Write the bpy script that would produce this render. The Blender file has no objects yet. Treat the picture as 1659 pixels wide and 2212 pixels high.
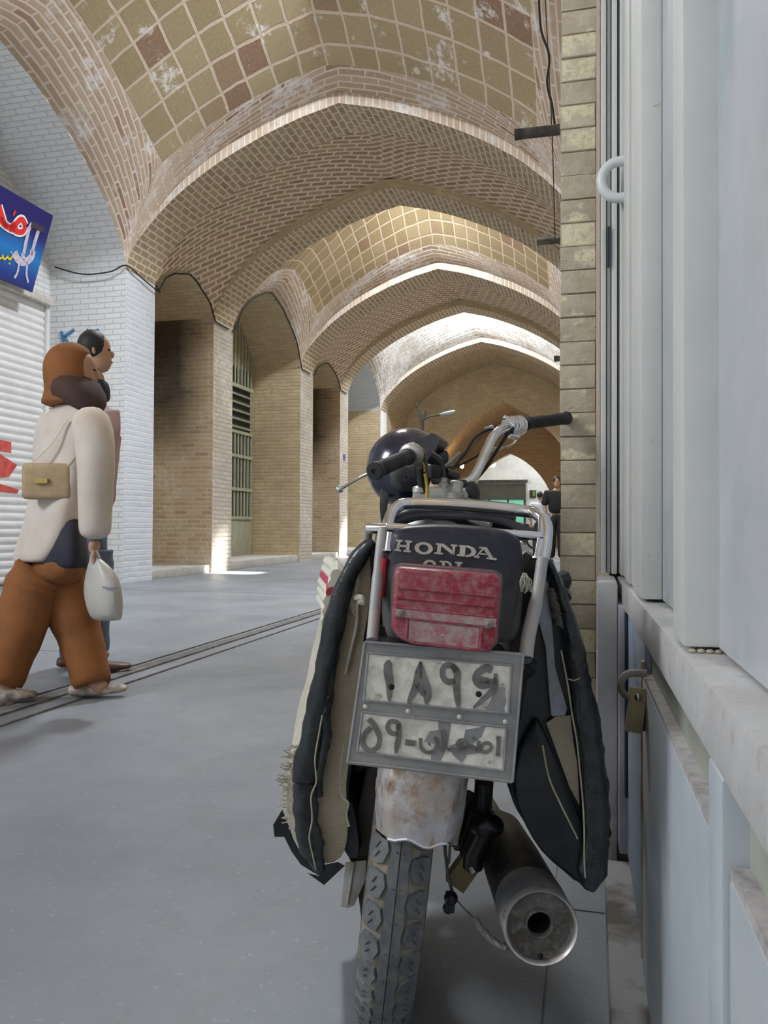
import bpy, bmesh, math, random
from math import sin, cos, pi, radians, sqrt, tan
from mathutils import Vector, Matrix
import mathutils
random.seed(7)
SC = bpy.context.scene
COL = SC.collection

# ------------------------------------------------------------------ camera, sky, sun, exposure
FPX, IW, IH = 1750.0, 1659.0, 2212.0
CAMZ = 0.74
YAW, PITCH, ROLL = radians(14.3777), radians(0.9707), radians(0.3)
CM = Matrix.Rotation(YAW, 3, 'Z') @ Matrix.Rotation(pi/2 + PITCH, 3, 'X') @ Matrix.Rotation(ROLL, 3, 'Z')
CPOS = Vector((0, 0, CAMZ))
cd = bpy.data.cameras.new('camera'); cam = bpy.data.objects.new('camera', cd); COL.objects.link(cam)
cam.matrix_world = Matrix.Translation(CPOS) @ CM.to_4x4()
cd.sensor_fit = 'VERTICAL'; cd.sensor_height = 36.0; cd.sensor_width = 27.0
cd.lens = 36.0 * FPX / IH
cd.clip_start = 0.02; cd.clip_end = 300
SC.camera = cam

wd = bpy.data.worlds.new('sky'); SC.world = wd; wd.use_nodes = True
bg = wd.node_tree.nodes['Background']
bg.inputs[0].default_value = (0.86, 0.92, 1.0, 1); bg.inputs[1].default_value = 0.38
SC.view_settings.view_transform = 'Standard'; SC.view_settings.look = 'None'
SC.view_settings.gamma = 1.0; SC.view_settings.use_curve_mapping = False
SC.view_settings.exposure = 0.0

def area(name, loc, direc, sx, sy, power, col=(1, 1, 1), spread=180):
    l = bpy.data.lights.new(name, 'AREA'); l.shape = 'RECTANGLE'; l.size = sx; l.size_y = sy
    l.energy = power; l.color = col; l.spread = radians(spread)
    o = bpy.data.objects.new(name, l); COL.objects.link(o); o.location = loc
    o.rotation_euler = Vector(direc).to_track_quat('-Z', 'Y').to_euler()
    return o
SUNDIR = Vector((-2.1, -2.0, -6.6))
sl = bpy.data.lights.new('sun', 'SUN'); sl.energy = 60; sl.angle = radians(2.5); sl.color = (1.0, 0.97, 0.9)
so = bpy.data.objects.new('sun', sl); COL.objects.link(so); so.location = (4, 20, 20)
so.rotation_euler = SUNDIR.to_track_quat('-Z', 'Y').to_euler()
# daylight falling through the smoke holes of the long bays; unseen fills added at the left and rear
SKY = (0.92, 0.96, 1.0)
area('added_side_fill', (-5.0, -1.2, 3.9), (1, .42, -.62), 1.6, 1.6, 205, SKY)  # unseen fill added at the left behind the camera to light the motorcycle
area('skylight_long_bay', (-2.4, 7.2, 7.0), (0, 0.05, -1), .9, .8, 620, SKY)
area('skylight_second_bay', (-3.3, 13.6, 6.9), (0, 0, -1), .8, .6, 420, SKY)
area('skylight_third_bay', (-3.4, 20.2, 6.9), (0, 0, -1), .8, .6, 800, SKY)
area('added_rear_fill', (-2.9, -4.2, 3.0), (0, 1, -0.12), 5.0, 3.5, 32, (0.90, 0.95, 1.0))  # unseen weak fill added behind the camera, facing down the nave

def ray(px, py):
    return CM @ Vector(((px - IW/2)/FPX, (IH/2 - py)/FPX, -1))
def atY(px, py, Y):
    d = ray(px, py); return CPOS + d*(Y/d.y)
def atX(px, py, X):
    d = ray(px, py); return CPOS + d*(X/d.x)
def atZ(px, py, Z=0.0):
    d = ray(px, py); return CPOS + d*((Z - CAMZ)/d.z)

# ------------------------------------------------------------------ mesh building
class MB:
    def __init__(s):
        s.V = []; s.F = []; s.M = []; s.UV = []; s.S = []; s.anyuv = False
    def add(s, verts, faces, m=0, uv=None, smooth=False, T=None):
        b = len(s.V)
        for v in verts:
            v = Vector(v); s.V.append(T @ v if T is not None else v)
        for i, f in enumerate(faces):
            s.F.append([b + k for k in f]); s.M.append(m); s.S.append(smooth)
            s.UV.append(uv[i] if uv else None)
        return s
    def quad(s, a, b, c, d, m=0, uv=None, smooth=False):
        return s.add([a, b, c, d], [(0, 1, 2, 3)], m, [uv] if uv else None, smooth)
    def box(s, c, d, m=0, T=None, rot=None):
        x, y, z = [k/2 for k in d]; vs = [Vector((i*x, j*y, k*z)) for i in (-1, 1) for j in (-1, 1) for k in (-1, 1)]
        if rot is not None: vs = [rot @ v for v in vs]
        vs = [v + Vector(c) for v in vs]
        return s.add(vs, [(0, 1, 3, 2), (4, 6, 7, 5), (0, 4, 5, 1), (2, 3, 7, 6), (0, 2, 6, 4), (1, 5, 7, 3)], m, T=T)
    def tube(s, pts, r, seg=12, m=0, cap=True, closed=False, flat=1.0, updir=None, T=None):
        pts = [Vector(p) for p in pts]; n = len(pts)
        rr = r if isinstance(r, (list, tuple)) else [r]*n
        up = Vector(updir) if updir is not None else None
        rings = []; prev = None
        for i, p in enumerate(pts):
            if closed: t = pts[(i+1) % n] - pts[i-1]
            else: t = pts[min(i+1, n-1)] - pts[max(i-1, 0)]
            t = t.normalized() if t.length > 1e-9 else Vector((0, 0, 1))
            if up is not None: a = up - t*up.dot(t)
            elif prev is None: a = t.orthogonal()
            else: a = prev - t*prev.dot(t)
            if a.length < 1e-6: a = t.orthogonal()
            a.normalize(); prev = a; b = t.cross(a)
            rings.append([p + (a*cos(2*pi*k/seg) + b*sin(2*pi*k/seg)*flat)*rr[i] for k in range(seg)])
        return s.loft(rings, m, cap and not closed, True, closed, T=T)
    def loft(s, rings, m=0, cap=True, smooth=True, closed=False, wrap=True, T=None):
        n = len(rings); k = len(rings[0]); vs = [v for r in rings for v in r]; fs = []
        for i in range(n if closed else n-1):
            j = (i+1) % n
            for a in range(k if wrap else k-1):
                b = (a+1) % k
                fs.append((i*k+a, i*k+b, j*k+b, j*k+a))
        s.add(vs, fs, m, smooth=smooth, T=T)
        if cap and wrap:
            b0 = len(s.V) - len(vs)
            for ring, base in ((range(k-1, -1, -1), 0), (range(k), (n-1)*k)):
                s.F.append([b0 + base + q for q in ring]); s.M.append(m); s.S.append(False); s.UV.append(None)
        return s
    def lathe(s, prof, seg=32, m=0, T=None, cap=False, sweep=2*pi, smooth=True):
        full = abs(sweep - 2*pi) < 1e-6
        rings = []
        for (r, h) in prof:
            rings.append([Vector((r*cos(sweep*k/seg), r*sin(sweep*k/seg), h)) for k in range(seg if full else seg+1)])
        return s.loft(rings, m, cap, smooth, False, full, T=T)
    def prism(s, poly, fn, h0, h1, m=0, smooth=False):
        n = len(poly)
        vs = [fn(p[0], p[1], h0) for p in poly] + [fn(p[0], p[1], h1) for p in poly]
        fs = [list(range(n-1, -1, -1)), list(range(n, 2*n))]
        fs += [(i, (i+1) % n, n + (i+1) % n, n + i) for i in range(n)]
        return s.add(vs, fs, m, smooth=smooth)
    def grid(s, P, m=0, uv=None, smooth=True, mf=None):
        n = len(P); k = len(P[0]); vs = [v for r in P for v in r]; fs = []; uvs = []; b = len(s.V)
        for v in vs: s.V.append(Vector(v))
        for i in range(n-1):
            for j in range(k-1):
                s.F.append([b+i*k+j, b+i*k+j+1, b+(i+1)*k+j+1, b+(i+1)*k+j])
                s.M.append(mf(i, j) if mf else m); s.S.append(smooth)
                s.UV.append([uv[i][j], uv[i][j+1], uv[i+1][j+1], uv[i+1][j]] if uv else None)
        return s
    def sphere(s, c, r, m=0, su=16, sv=10, sc=(1, 1, 1), T=None):
        rings = []
        for i in range(sv+1):
            th = pi*i/sv; th = min(max(th, .02), pi-.02)
            rings.append([Vector(c) + Vector((r*sc[0]*sin(th)*cos(2*pi*k/su), r*sc[1]*sin(th)*sin(2*pi*k/su), -r*sc[2]*cos(th))) for k in range(su)])
        return s.loft(rings, m, True, True, T=T)
    def mesh(s, name):
        me = bpy.data.meshes.new(name)
        me.from_pydata([tuple(v) for v in s.V], [], s.F)
        ul = me.uv_layers.new(name='UVMap')
        for pi_, p in enumerate(me.polygons):
            p.material_index = s.M[pi_]; p.use_smooth = s.S[pi_]
            u = s.UV[pi_]
            if u is None:
                n = p.normal; ax = max(range(3), key=lambda k: abs(n[k]))
                for li in p.loop_indices:
                    v = me.vertices[me.loops[li].vertex_index].co
                    ul.data[li].uv = (v.y, v.z) if ax == 0 else ((v.x, v.z) if ax == 1 else (v.x, v.y))
            else:
                for q, li in enumerate(p.loop_indices): ul.data[li].uv = u[q]
        return me
    def build(s, name, mats, parent=None, bevel=0.0, seg=2, fix=True, ang=40, subd=0):
        me = s.mesh(name)
        if not isinstance(mats, (list, tuple)): mats = [mats]
        for mt in mats: me.materials.append(mt)
        if fix or bevel:
            bm = bmesh.new(); bm.from_mesh(me)
            if bevel:
                bmesh.ops.remove_doubles(bm, verts=bm.verts, dist=1e-5)
                bm.normal_update()
                es = [e for e in bm.edges if len(e.link_faces) == 2 and e.calc_face_angle(0) > radians(32)]
                bmesh.ops.bevel(bm, geom=es, offset=bevel, segments=seg, profile=0.6, affect='EDGES', clamp_overlap=True)
                for f in bm.faces: f.smooth = True
            bmesh.ops.recalc_face_normals(bm, faces=bm.faces)
            bm.to_mesh(me); bm.free()
        try: me.set_sharp_from_angle(angle=radians(ang))
        except Exception: pass
        o = bpy.data.objects.new(name, me); COL.objects.link(o)
        if parent is not None: o.parent = parent
        if subd:
            md = o.modifiers.new('sub', 'SUBSURF'); md.levels = subd; md.render_levels = subd
        return o

def tag(o, label=None, cat=None, group=None, kind=None):
    if label: o['label'] = label
    if cat: o['category'] = cat
    if group: o['group'] = group
    if kind: o['kind'] = kind
    return o
def empty(name, loc=(0, 0, 0), rz=0.0, M=None):
    o = bpy.data.objects.new(name, None); COL.objects.link(o); o.empty_display_size = .1
    if M is not None: o.matrix_world = M
    else: o.location = loc; o.rotation_euler = (0, 0, rz)
    return o
def struct(o):
    o['kind'] = 'structure'; return o
def skin(name, verts, edges, radii, mat, parent=None, root=0, sub=2, lvl=None):
    me = bpy.data.meshes.new(name); me.from_pydata([tuple(v) for v in verts], edges, [])
    o = bpy.data.objects.new(name, me); COL.objects.link(o)
    md = o.modifiers.new('skin', 'SKIN'); md.use_smooth_shade = True; md.branch_smoothing = .3
    sv = me.skin_vertices[0].data
    for i, r in enumerate(radii):
        sv[i].radius = r if isinstance(r, tuple) else (r, r); sv[i].use_root = (i == root)
    m2 = o.modifiers.new('sub', 'SUBSURF'); m2.levels = sub; m2.render_levels = sub
    dg = bpy.context.evaluated_depsgraph_get(); dg.update()
    nm = bpy.data.meshes.new_from_object(o.evaluated_get(dg)); nm.materials.clear(); nm.materials.append(mat)
    for p in nm.polygons: p.use_smooth = True
    bpy.data.objects.remove(o); n = bpy.data.objects.new(name, nm); COL.objects.link(n)
    if parent is not None: n.parent = parent
    return n
def bez(pts, n=8):
    """smooth curve (Catmull-Rom) through the points"""
    pts = [Vector(p) for p in pts]; out = []
    for i in range(len(pts)-1):
        p0 = pts[max(i-1, 0)]; p1 = pts[i]; p2 = pts[i+1]; p3 = pts[min(i+2, len(pts)-1)]
        for k in range(n):
            t = k/n
            out.append(0.5*((2*p1) + (p2-p0)*t + (2*p0-5*p1+4*p2-p3)*t*t + (3*p1-p0-3*p2+p3)*t**3))
    out.append(pts[-1]); return out
def lerpt(tab, x):
    for (a, b), (c, d) in zip(tab, tab[1:]):
        if (a <= x <= c) or (a >= x >= c): return b + (d-b)*((x-a)/(c-a) if c != a else 0)
    return tab[-1][1]

# ------------------------------------------------------------------ materials
class NT:
    def __init__(s, name):
        s.m = bpy.data.materials.new(name); s.m.use_nodes = True; s.t = s.m.node_tree
        s.b = s.t.nodes['Principled BSDF']
    def n(s, typ, **kw):
        nd = s.t.nodes.new(typ)
        for k, v in kw.items(): setattr(nd, k, v)
        return nd
    def l(s, a, b): s.t.links.new(a, b)
    def setv(s, nd, **kw):
        for k, v in kw.items(): nd.inputs[k.replace('_', ' ')].default_value = v
    def noise(s, vec, scale, detail=4, rough=.6):
        nd = s.n('ShaderNodeTexNoise'); nd.inputs['Scale'].default_value = scale
        nd.inputs['Detail'].default_value = detail; nd.inputs['Roughness'].default_value = rough
        if vec is not None: s.l(vec, nd.inputs['Vector'])
        return nd.outputs[0]
    def ramp(s, fac, a, b, ca=(0, 0, 0, 1), cb=(1, 1, 1, 1)):
        r = s.n('ShaderNodeValToRGB'); r.color_ramp.elements[0].position = a; r.color_ramp.elements[1].position = b
        r.color_ramp.elements[0].color = ca; r.color_ramp.elements[1].color = cb; s.l(fac, r.inputs[0]); return r.outputs[0]
    def mix(s, fac, a, b, mode='MIX'):
        x = s.n('ShaderNodeMix'); x.data_type = 'RGBA'; x.blend_type = mode
        for sock, v in ((x.inputs[0], fac), (x.inputs[6], a), (x.inputs[7], b)):
            if isinstance(v, (int, float)): sock.default_value = v
            elif isinstance(v, (tuple, list)): sock.default_value = (*v[:3], 1)
            else: s.l(v, sock)
        return x.outputs[2]
    def math(s, op, a, b=0.0, c=None):
        x = s.n('ShaderNodeMath'); x.operation = op
        for i, v in enumerate((a, b) if c is None else (a, b, c)):
            if isinstance(v, (int, float)): x.inputs[i].default_value = v
            else: s.l(v, x.inputs[i])
        return x.outputs[0]
    def bump(s, h, strength=.3, dist=.01):
        b = s.n('ShaderNodeBump'); b.inputs['Strength'].default_value = strength; b.inputs['Distance'].default_value = dist
        s.l(h, b.inputs['Height']); s.l(b.outputs[0], s.b.inputs['Normal'])
    def obj(s):
        t = s.n('ShaderNodeTexCoord'); return t.outputs['Object']
    def uv(s, name='UVMap'):
        t = s.n('ShaderNodeUVMap'); t.uv_map = 'UVMap'; return t.outputs[0]
    def base(s, c):
        if isinstance(c, tuple): s.b.inputs['Base Color'].default_value = (*c[:3], 1)
        else: s.l(c, s.b.inputs['Base Color'])
    def fin(s, rough=.6, metal=0.0, spec=.5):
        if not isinstance(rough, (int, float)): s.l(rough, s.b.inputs['Roughness'])
        else: s.b.inputs['Roughness'].default_value = rough
        s.b.inputs['Metallic'].default_value = metal; s.b.inputs['Specular IOR Level'].default_value = spec
        return s.m

def pm(name, c1, c2=None, rough=.6, metal=0.0, scale=20, lo=.4, hi=.65, bump=0.0, bscale=None, spec=.5, coat=0.0, c3=None, s3=60, lo3=.55, hi3=.7, detail=5):
    t = NT(name); o = t.obj()
    if c2 is None: t.base(c1)
    else:
        f = t.ramp(t.noise(o, scale, detail), lo, hi); c = t.mix(f, c1, c2)
        if c3 is not None: c = t.mix(t.ramp(t.noise(o, s3, 6, .7), lo3, hi3), c, c3)
        t.base(c)
        if metal > .3:
            rr = t.math('MULTIPLY_ADD', f, .3, rough); t.fin(rr, metal, spec)
            if bump: t.bump(t.noise(o, bscale or scale, 6), bump, .004)
            return t.m
    if bump: t.bump(t.noise(o, bscale or scale, 6), bump, .004)
    m = t.fin(rough, metal, spec); t.b.inputs['Coat Weight'].default_value = coat
    return m
def emis(name, col, st):
    t = NT(name); t.base(col); t.b.inputs['Emission Color'].default_value = (*col, 1); t.b.inputs['Emission Strength'].default_value = st
    return t.fin(.5)

def brick(name, c1, c2, mort, bw=.235, rh=.07, ms=.012, off=.5, white=(.62, .72), wcol=(.72, .70, .68), wamt=.8, warp=.012, soot=None, rot=0.0, redamt=.25, bump=.5, wscale=1.3, dirt=.25):
    t = NT(name); uv = t.uv()
    nz = t.n('ShaderNodeTexNoise'); nz.inputs['Scale'].default_value = 3.0; nz.inputs['Detail'].default_value = 3; t.l(uv, nz.inputs['Vector'])
    va = t.n('ShaderNodeVectorMath', operation='MULTIPLY_ADD'); t.l(nz.outputs['Color'], va.inputs[0])
    va.inputs[1].default_value = (warp*2, warp*2, 0); t.l(uv, va.inputs[2])
    vec = va.outputs[0]
    if rot:
        mp = t.n('ShaderNodeVectorRotate'); mp.rotation_type = 'Z_AXIS'; mp.inputs['Angle'].default_value = rot; t.l(vec, mp.inputs[0]); vec = mp.outputs[0]
    br = t.n('ShaderNodeTexBrick'); br.offset = off; br.squash = 1.0; t.l(vec, br.inputs['Vector'])
    t.setv(br, Scale=1.0, Mortar_Size=ms, Mortar_Smooth=.35, Bias=0.0, Brick_Width=bw, Row_Height=rh)
    br.inputs['Color1'].default_value = (0, 0, 0, 1); br.inputs['Color2'].default_value = (1, 1, 1, 1); br.inputs['Mortar'].default_value = (.5, .5, .5, 1)
    bc = t.mix(br.outputs['Color'], c1, c2)
    red = t.ramp(br.outputs['Color'], .86, .95)
    bc = t.mix(t.math('MULTIPLY', red, redamt), bc, (.20, .085, .06))
    fine = t.noise(uv, 22, 5, .7)
    bc = t.mix(t.math('MULTIPLY', t.ramp(fine, .35, .7), dirt), bc, mort)
    c = t.mix(br.outputs['Fac'], bc, mort)
    if white:
        w = t.math('MULTIPLY', t.ramp(t.noise(uv, wscale, 6, .65), *white), wamt)
        w2 = t.math('MULTIPLY', w, t.ramp(t.noise(uv, 11, 4, .7), .40, .55))
        c = t.mix(w2, c, wcol)
    if soot:   # (u0,u1 fades in, v lo, v hi) smoke stain left by a stove, shaped by height above floor
        sep = t.n('ShaderNodeSeparateXYZ'); t.l(uv, sep.inputs[0])
        wob = t.math('MULTIPLY_ADD', t.noise(uv, 1.6, 3), .9, -.45)
        v = t.math('ADD', sep.outputs[1], wob); u = t.math('ADD', sep.outputs[0], t.math('MULTIPLY', wob, .4))
        a = t.math('MULTIPLY', t.ramp(t.math('MULTIPLY_ADD', v, 1/(soot[3]-soot[2]), -soot[2]/(soot[3]-soot[2])), 0, 1), 1.0)
        bq = t.ramp(t.math('MULTIPLY_ADD', u, 1/(soot[1]-soot[0]), -soot[0]/(soot[1]-soot[0])), 0, 1)
        c = t.mix(t.math('MULTIPLY', t.math('MULTIPLY', a, bq), .86), c, (.03, .022, .016))
    t.base(c)
    h = t.math('ADD', t.math('MULTIPLY', br.outputs['Fac'], -1.0), t.math('MULTIPLY', fine, .35))
    t.bump(h, bump, .012)
    return t.fin(.88, 0, .2)

OCH1, OCH2, MORT = (.33, .25, .14), (.44, .35, .23), (.62, .50, .41)
M_vband = brick('vault_edge_brick', (.40, .31, .20), (.54, .43, .32), (.72, .59, .51), bw=.33, rh=.085, ms=.016, white=(.50, .60), wamt=.85, wcol=(.8, .77, .76), redamt=.85, wscale=1.3)
M_vwhite = brick('vault_whitened_brick', (.40, .33, .25), (.60, .55, .49), (.74, .71, .68), bw=.33, rh=.10, ms=.02, white=(.42, .52), wamt=.95, wcol=(.88, .88, .88), redamt=.3, wscale=1.6)
M_tile = brick('vault_square_tile', (.335, .265, .145), (.43, .35, .21), (.64, .52, .42), bw=.40, rh=.40, ms=.024, off=0, white=(.57, .62), wcol=(.84, .82, .79), redamt=.7, warp=.03, wscale=1.9)
M_tileB = brick('vault_square_tile_far', (.28, .21, .10), (.39, .30, .17), (.58, .46, .34), bw=.29, rh=.29, ms=.02, off=0, white=(.66, .74), wcol=(.6, .5, .3), redamt=.6, warp=.03)
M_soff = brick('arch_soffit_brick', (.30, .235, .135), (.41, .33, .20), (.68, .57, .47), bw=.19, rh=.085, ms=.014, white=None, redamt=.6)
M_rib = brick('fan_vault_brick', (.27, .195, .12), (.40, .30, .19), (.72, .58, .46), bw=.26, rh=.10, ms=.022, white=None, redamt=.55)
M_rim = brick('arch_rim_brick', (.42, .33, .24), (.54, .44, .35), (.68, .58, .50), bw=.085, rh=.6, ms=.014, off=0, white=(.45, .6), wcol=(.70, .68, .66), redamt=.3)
M_wall = brick('pier_buff_brick', (.48, .37, .22), (.62, .51, .32), (.46, .37, .27), white=(.5, .62), wcol=(.66, .56, .36), redamt=.25)
M_wallg = brick('pier_grey_brick', (.50, .45, .38), (.62, .57, .48), (.42, .38, .33), white=(.5, .62), wcol=(.70, .66, .60), redamt=.1)
M_soot = brick('pier_sooted_brick', (.42, .32, .19), (.54, .43, .28), (.55, .46, .36), white=(.5, .62), wcol=(.64, .58, .48), soot=(-5.8, -6.3, 1.55, 2.7), redamt=.5)
M_white = brick('white_painted_brick', (.76, .77, .77), (.80, .81, .81), (.60, .62, .64), white=None, redamt=0, ms=.009, bump=.6, dirt=.15)
M_whiteb = brick('bluish_painted_brick', (.54, .60, .70), (.63, .68, .76), (.72, .74, .78), white=None, redamt=0, bump=.7, dirt=.2)
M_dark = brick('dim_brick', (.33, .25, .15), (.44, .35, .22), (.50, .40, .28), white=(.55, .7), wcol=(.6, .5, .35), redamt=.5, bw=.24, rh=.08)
M_col = brick('pale_column_brick', (.50, .42, .29), (.58, .50, .37), (.52, .47, .40), bw=.5, rh=.062, ms=.014, white=(.42, .52), wcol=(.80, .73, .54), warp=.03, redamt=0, bump=1.0, wscale=7)
M_plaster = pm('white_plaster', (.78, .80, .82), (.66, .68, .70), .85, scale=3, bump=.15, bscale=30)

def floormat():
    t = NT('worn_concrete_floor'); o = t.obj()
    c = t.mix(t.ramp(t.noise(o, .9, 6, .65), .35, .65), (.185, .205, .235), (.275, .295, .325))
    c = t.mix(t.math('MULTIPLY', t.ramp(t.noise(o, 9, 6, .75), .5, .75), .45), c, (.17, .175, .18))
    c = t.mix(t.math('MULTIPLY', t.ramp(t.noise(o, 60, 3), .62, .72), .35), c, (.50, .50, .50))
    rd = t.ramp(t.noise(o, 1.3, 6, .6), .35, .7, (.36, .36, .36, 1), (.62, .62, .62, 1))
    t.base(c); t.bump(t.noise(o, 40, 6, .7), .12, .004)
    sx = t.n('ShaderNodeSeparateXYZ'); t.l(o, sx.inputs[0])
    return t.fin(rd, 0, .45)
M_floor = floormat()
M_stone = pm('pale_stone', (.50, .49, .46), (.40, .39, .37), .8, scale=6, bump=.2)
M_groove = pm('gutter_dirt', (.12, .12, .12), (.20, .195, .19), .9, scale=12, bump=.3)
M_black = pm('black_rubber', (.012, .012, .013), (.03, .03, .03), .55, scale=30)
M_cable = pm('cable_black', (.015, .014, .013), None, .7)
# ------------------------------------------------------------------ corridor shell
XL, XR, XC, HA = -5.7, -0.1, -2.9, 2.8
ZS = 3.96
ARCH = [(1, 0), (.985, .16), (.95, .335), (.86, .61), (.755, .87), (.63, 1.10), (.51, 1.285), (.335, 1.50), (.18, 1.65), (0, 1.77)]
def prof(s):
    return lerpt(ARCH, min(1, abs(s)))/1.77
SS = []
for k in range(49):
    a = -1 + 2*k/48
    SS.append(math.copysign(sin(abs(a)*pi/2)**.9 if abs(a) > 0 else 0, a))
SS[0] = -1; SS[-1] = 1; SS[24] = 0
def archpts(y, cx=XC, half=HA, zs=ZS, rise=1.77, dz=0.0, n=None):
    return [Vector((cx + half*s, y, zs + rise*prof(s) + dz*(1 - abs(s)**6))) for s in SS]
def strip(mb, P0, P1, m, u0, u1):
    """band between two arcs; u across, v along the arc"""
    L = [0]
    for a, b in zip(P0, P0[1:]): L.append(L[-1] + (b-a).length)
    mb.grid([P0, P1], m, [[(u0, l) for l in L], [(u1, l) for l in L]])
_AR = [(0, 0)]
for _k in range(1, 101):
    _a, _b = (_k-1)/100, _k/100; _AR.append((_b, _AR[-1][1] + sqrt((_b-_a)**2 + (.40*(prof(_b)-prof(_a)))**2)))
def arcu(s): return math.copysign(lerpt(_AR, min(1, abs(s))), s)
def vault(y0, y1, lat, hole, mats, name, dzt=.14, transrise=1.77, s0=0.0, t0=0.0, bumpz=.5):
    """domed vault between two transverse arches and two lateral arches"""
    yc, b = (y0+y1)/2, (y1-y0)/2
    def Z(s, t):
        A = transrise*prof(s) + dzt*(1 - abs(s)**6); L = lat*prof(t)
        return ZS + (abs(A)**2 + abs(L)**2)**.5 + bumpz*(1-s*s)**1.5*(1-t*t)**1.5
    ks = [0, .02, .05, .09, .14, .20, .27, .34, .42, .5, .58, .66, .74, .80, .84]
    if not hole: ks += [.9, .97, .999]
    n = 24; mb = MB()
    for side in range(4):
        P, U = [], []; prev = None; vv = [0]*(2*n+1)
        for k in ks:
            q = 1-k; row = []
            for j in range(-n, n+1):
                w = math.copysign(sin(abs(j/n)*pi/2)**.95, j) if j else 0
                if side == 0: s, t = w*q, -q
                elif side == 1: s, t = w*q, q
                elif side == 2: s, t = -q, w*q
                else: s, t = q, w*q
                s += (1-q)*s0; t += (1-q)*t0
                row.append(Vector((XC + HA*s, yc + b*t, Z(s, t))))
            if prev: vv = [v + (a-c).length for v, a, c in zip(vv, row, prev)]
            L = [0]*(2*n+1)
            for j in range(n+1, 2*n+1): L[j] = L[j-1] + (row[j]-row[j-1]).length
            for j in range(n-1, -1, -1): L[j] = L[j+1] - (row[j]-row[j+1]).length
            P.append(row); U.append([(l, v) for l, v in zip(L, vv)]); prev = row
        kk = ks.index(.20)
        mb.grid(P[:kk+1], 0, U[:kk+1], True)
        U2 = [[(arcu((p.x-XC)/HA)*HA*1.28, arcu((p.y-yc)/b)*b*1.25) for p in r] for r in P]
        mb.grid(P[kk:], 1, U2[kk:], True)
    return struct(mb.build(name, mats, fix=False, ang=25))
def ribvault(y0, y1, lat, name):
    yc, b = (y0+y1)/2, (y1-y0)/2; P, U = [], []
    for i in range(17):
        t = -1 + 2*i/16; row, ur = [], []; acc = 0; pv = None
        for s in SS:
            A = 1.77*prof(s) + .14*(1-abs(s)**6); L = lat*prof(t)
            v = Vector((XC + HA*s, yc + b*t, ZS + sqrt(A*A + L*L)))
            if pv is not None: acc += (v-pv).length
            pv = v; row.append(v); ur.append(acc)
        mid = ur[24]
        ur = [x - mid for x in ur]
        P.append(row); U.append([(-abs(x)*.80 + (yc+b*t)*.6 , abs(x)*.6 + (yc+b*t)*.80) for x in ur])
    return struct(MB().grid(P, 0, U, True).build(name, [M_rib], fix=False, ang=25))
def band(y0, y1, name, mats, rimz=.14):
    """transverse arch: soffit, bright rim of headers, both faces"""
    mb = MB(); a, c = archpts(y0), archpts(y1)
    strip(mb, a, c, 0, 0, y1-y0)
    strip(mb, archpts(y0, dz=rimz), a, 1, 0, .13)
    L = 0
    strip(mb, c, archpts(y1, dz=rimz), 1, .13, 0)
    # rim uses headers: swap uv so the short side runs along the arc
    o = mb
    for i in range(len(mb.F)):
        if mb.M[i] == 1: mb.UV[i] = [(v, u) for (u, v) in mb.UV[i]]
    return struct(mb.build(name, mats, fix=False, ang=30))
def pier(y0, y1, mface, mnear, mfar, name, zt=ZS, xb=-6.95):
    mb = MB()
    mb.box(((XL+xb)/2, (y0+y1)/2, zt/2), (XL-xb, y1-y0, zt))
    # faces order: -x, +x, -y, +y, -z, +z
    mb.M = [0, 0, 1, 2, 0, 0]
    return struct(mb.build(name, [mface, mnear, mfar], fix=False))
def niche(y0, y1, rise, mback, msoff, name, xb=-6.8, soff_u=0):
    mb = MB(); yc, b = (y0+y1)/2, (y1-y0)/2
    A = [Vector((XL, yc + b*s, ZS + rise*prof(s))) for s in SS]
    B = [Vector((xb, yc + b*s, ZS + rise*prof(s))) for s in SS]
    strip(mb, A, B, 1, 0, XL-xb)
    vs = [Vector((xb, y0, 0)), Vector((xb, y1, 0))] + [p for p in reversed(B)]
    mb.add(vs, [list(range(len(vs)))], 0, [[(v.y, v.z) for v in vs]])
    return struct(mb.build(name, [mback, msoff], fix=False, ang=30))

BANDS = [('Z', 3.6, 4.35), ('A', 9.05, 9.75), ('B', 11.5, 12.2), ('C', 15.4, 16.15), ('D', 18.05, 18.7), ('E', 21.8, 22.5)]
bmats = {'Z': (M_soff, M_rim), 'A': (M_soff, M_rim), 'B': (M_soff, M_wall), 'C': (M_soff, M_rim), 'D': (M_soff, M_wall), 'E': (M_soff, M_rim)}
pm_ = {'Z': (M_whiteb, M_white, M_white), 'A': (M_whiteb, M_white, M_wall), 'B': (M_wallg, M_soot, M_wall), 'C': (M_wallg, M_wall, M_wall), 'D': (M_wallg, M_soot, M_wall), 'E': (M_white, M_wall, M_wall)}
for i, (k, y0, y1) in enumerate(BANDS):
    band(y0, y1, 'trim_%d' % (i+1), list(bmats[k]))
    pier(y0, y1, *pm_[k], 'wall_left')
vault(-2.2, 3.6, 1.6, True, [M_vband, M_tile], 'ceiling')
vault(4.35, 9.05, 1.60, True, [M_vband, M_tile], 'ceiling', s0=.2, t0=.3)
ribvault(9.75, 11.5, .45, 'ceiling')
vault(12.2, 15.4, 1.05, True, [M_vband, M_tileB], 'ceiling', s0=-.16, t0=-.1, bumpz=.75)
ribvault(16.15, 18.05, .45, 'ceiling')
vault(18.7, 21.8, 1.05, True, [M_vwhite, M_vwhite], 'ceiling', s0=-.2, t0=0, bumpz=.75)
niche(-2.2, 3.6, 1.5, M_white, M_white, 'wall_left')
niche(4.35, 9.05, 1.60, M_white, M_white, 'wall_left')
niche(9.75, 11.5, .45, M_wall, M_wall, 'wall_left')
niche(12.2, 15.4, 1.05, M_wall, M_wall, 'wall_left')
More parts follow.
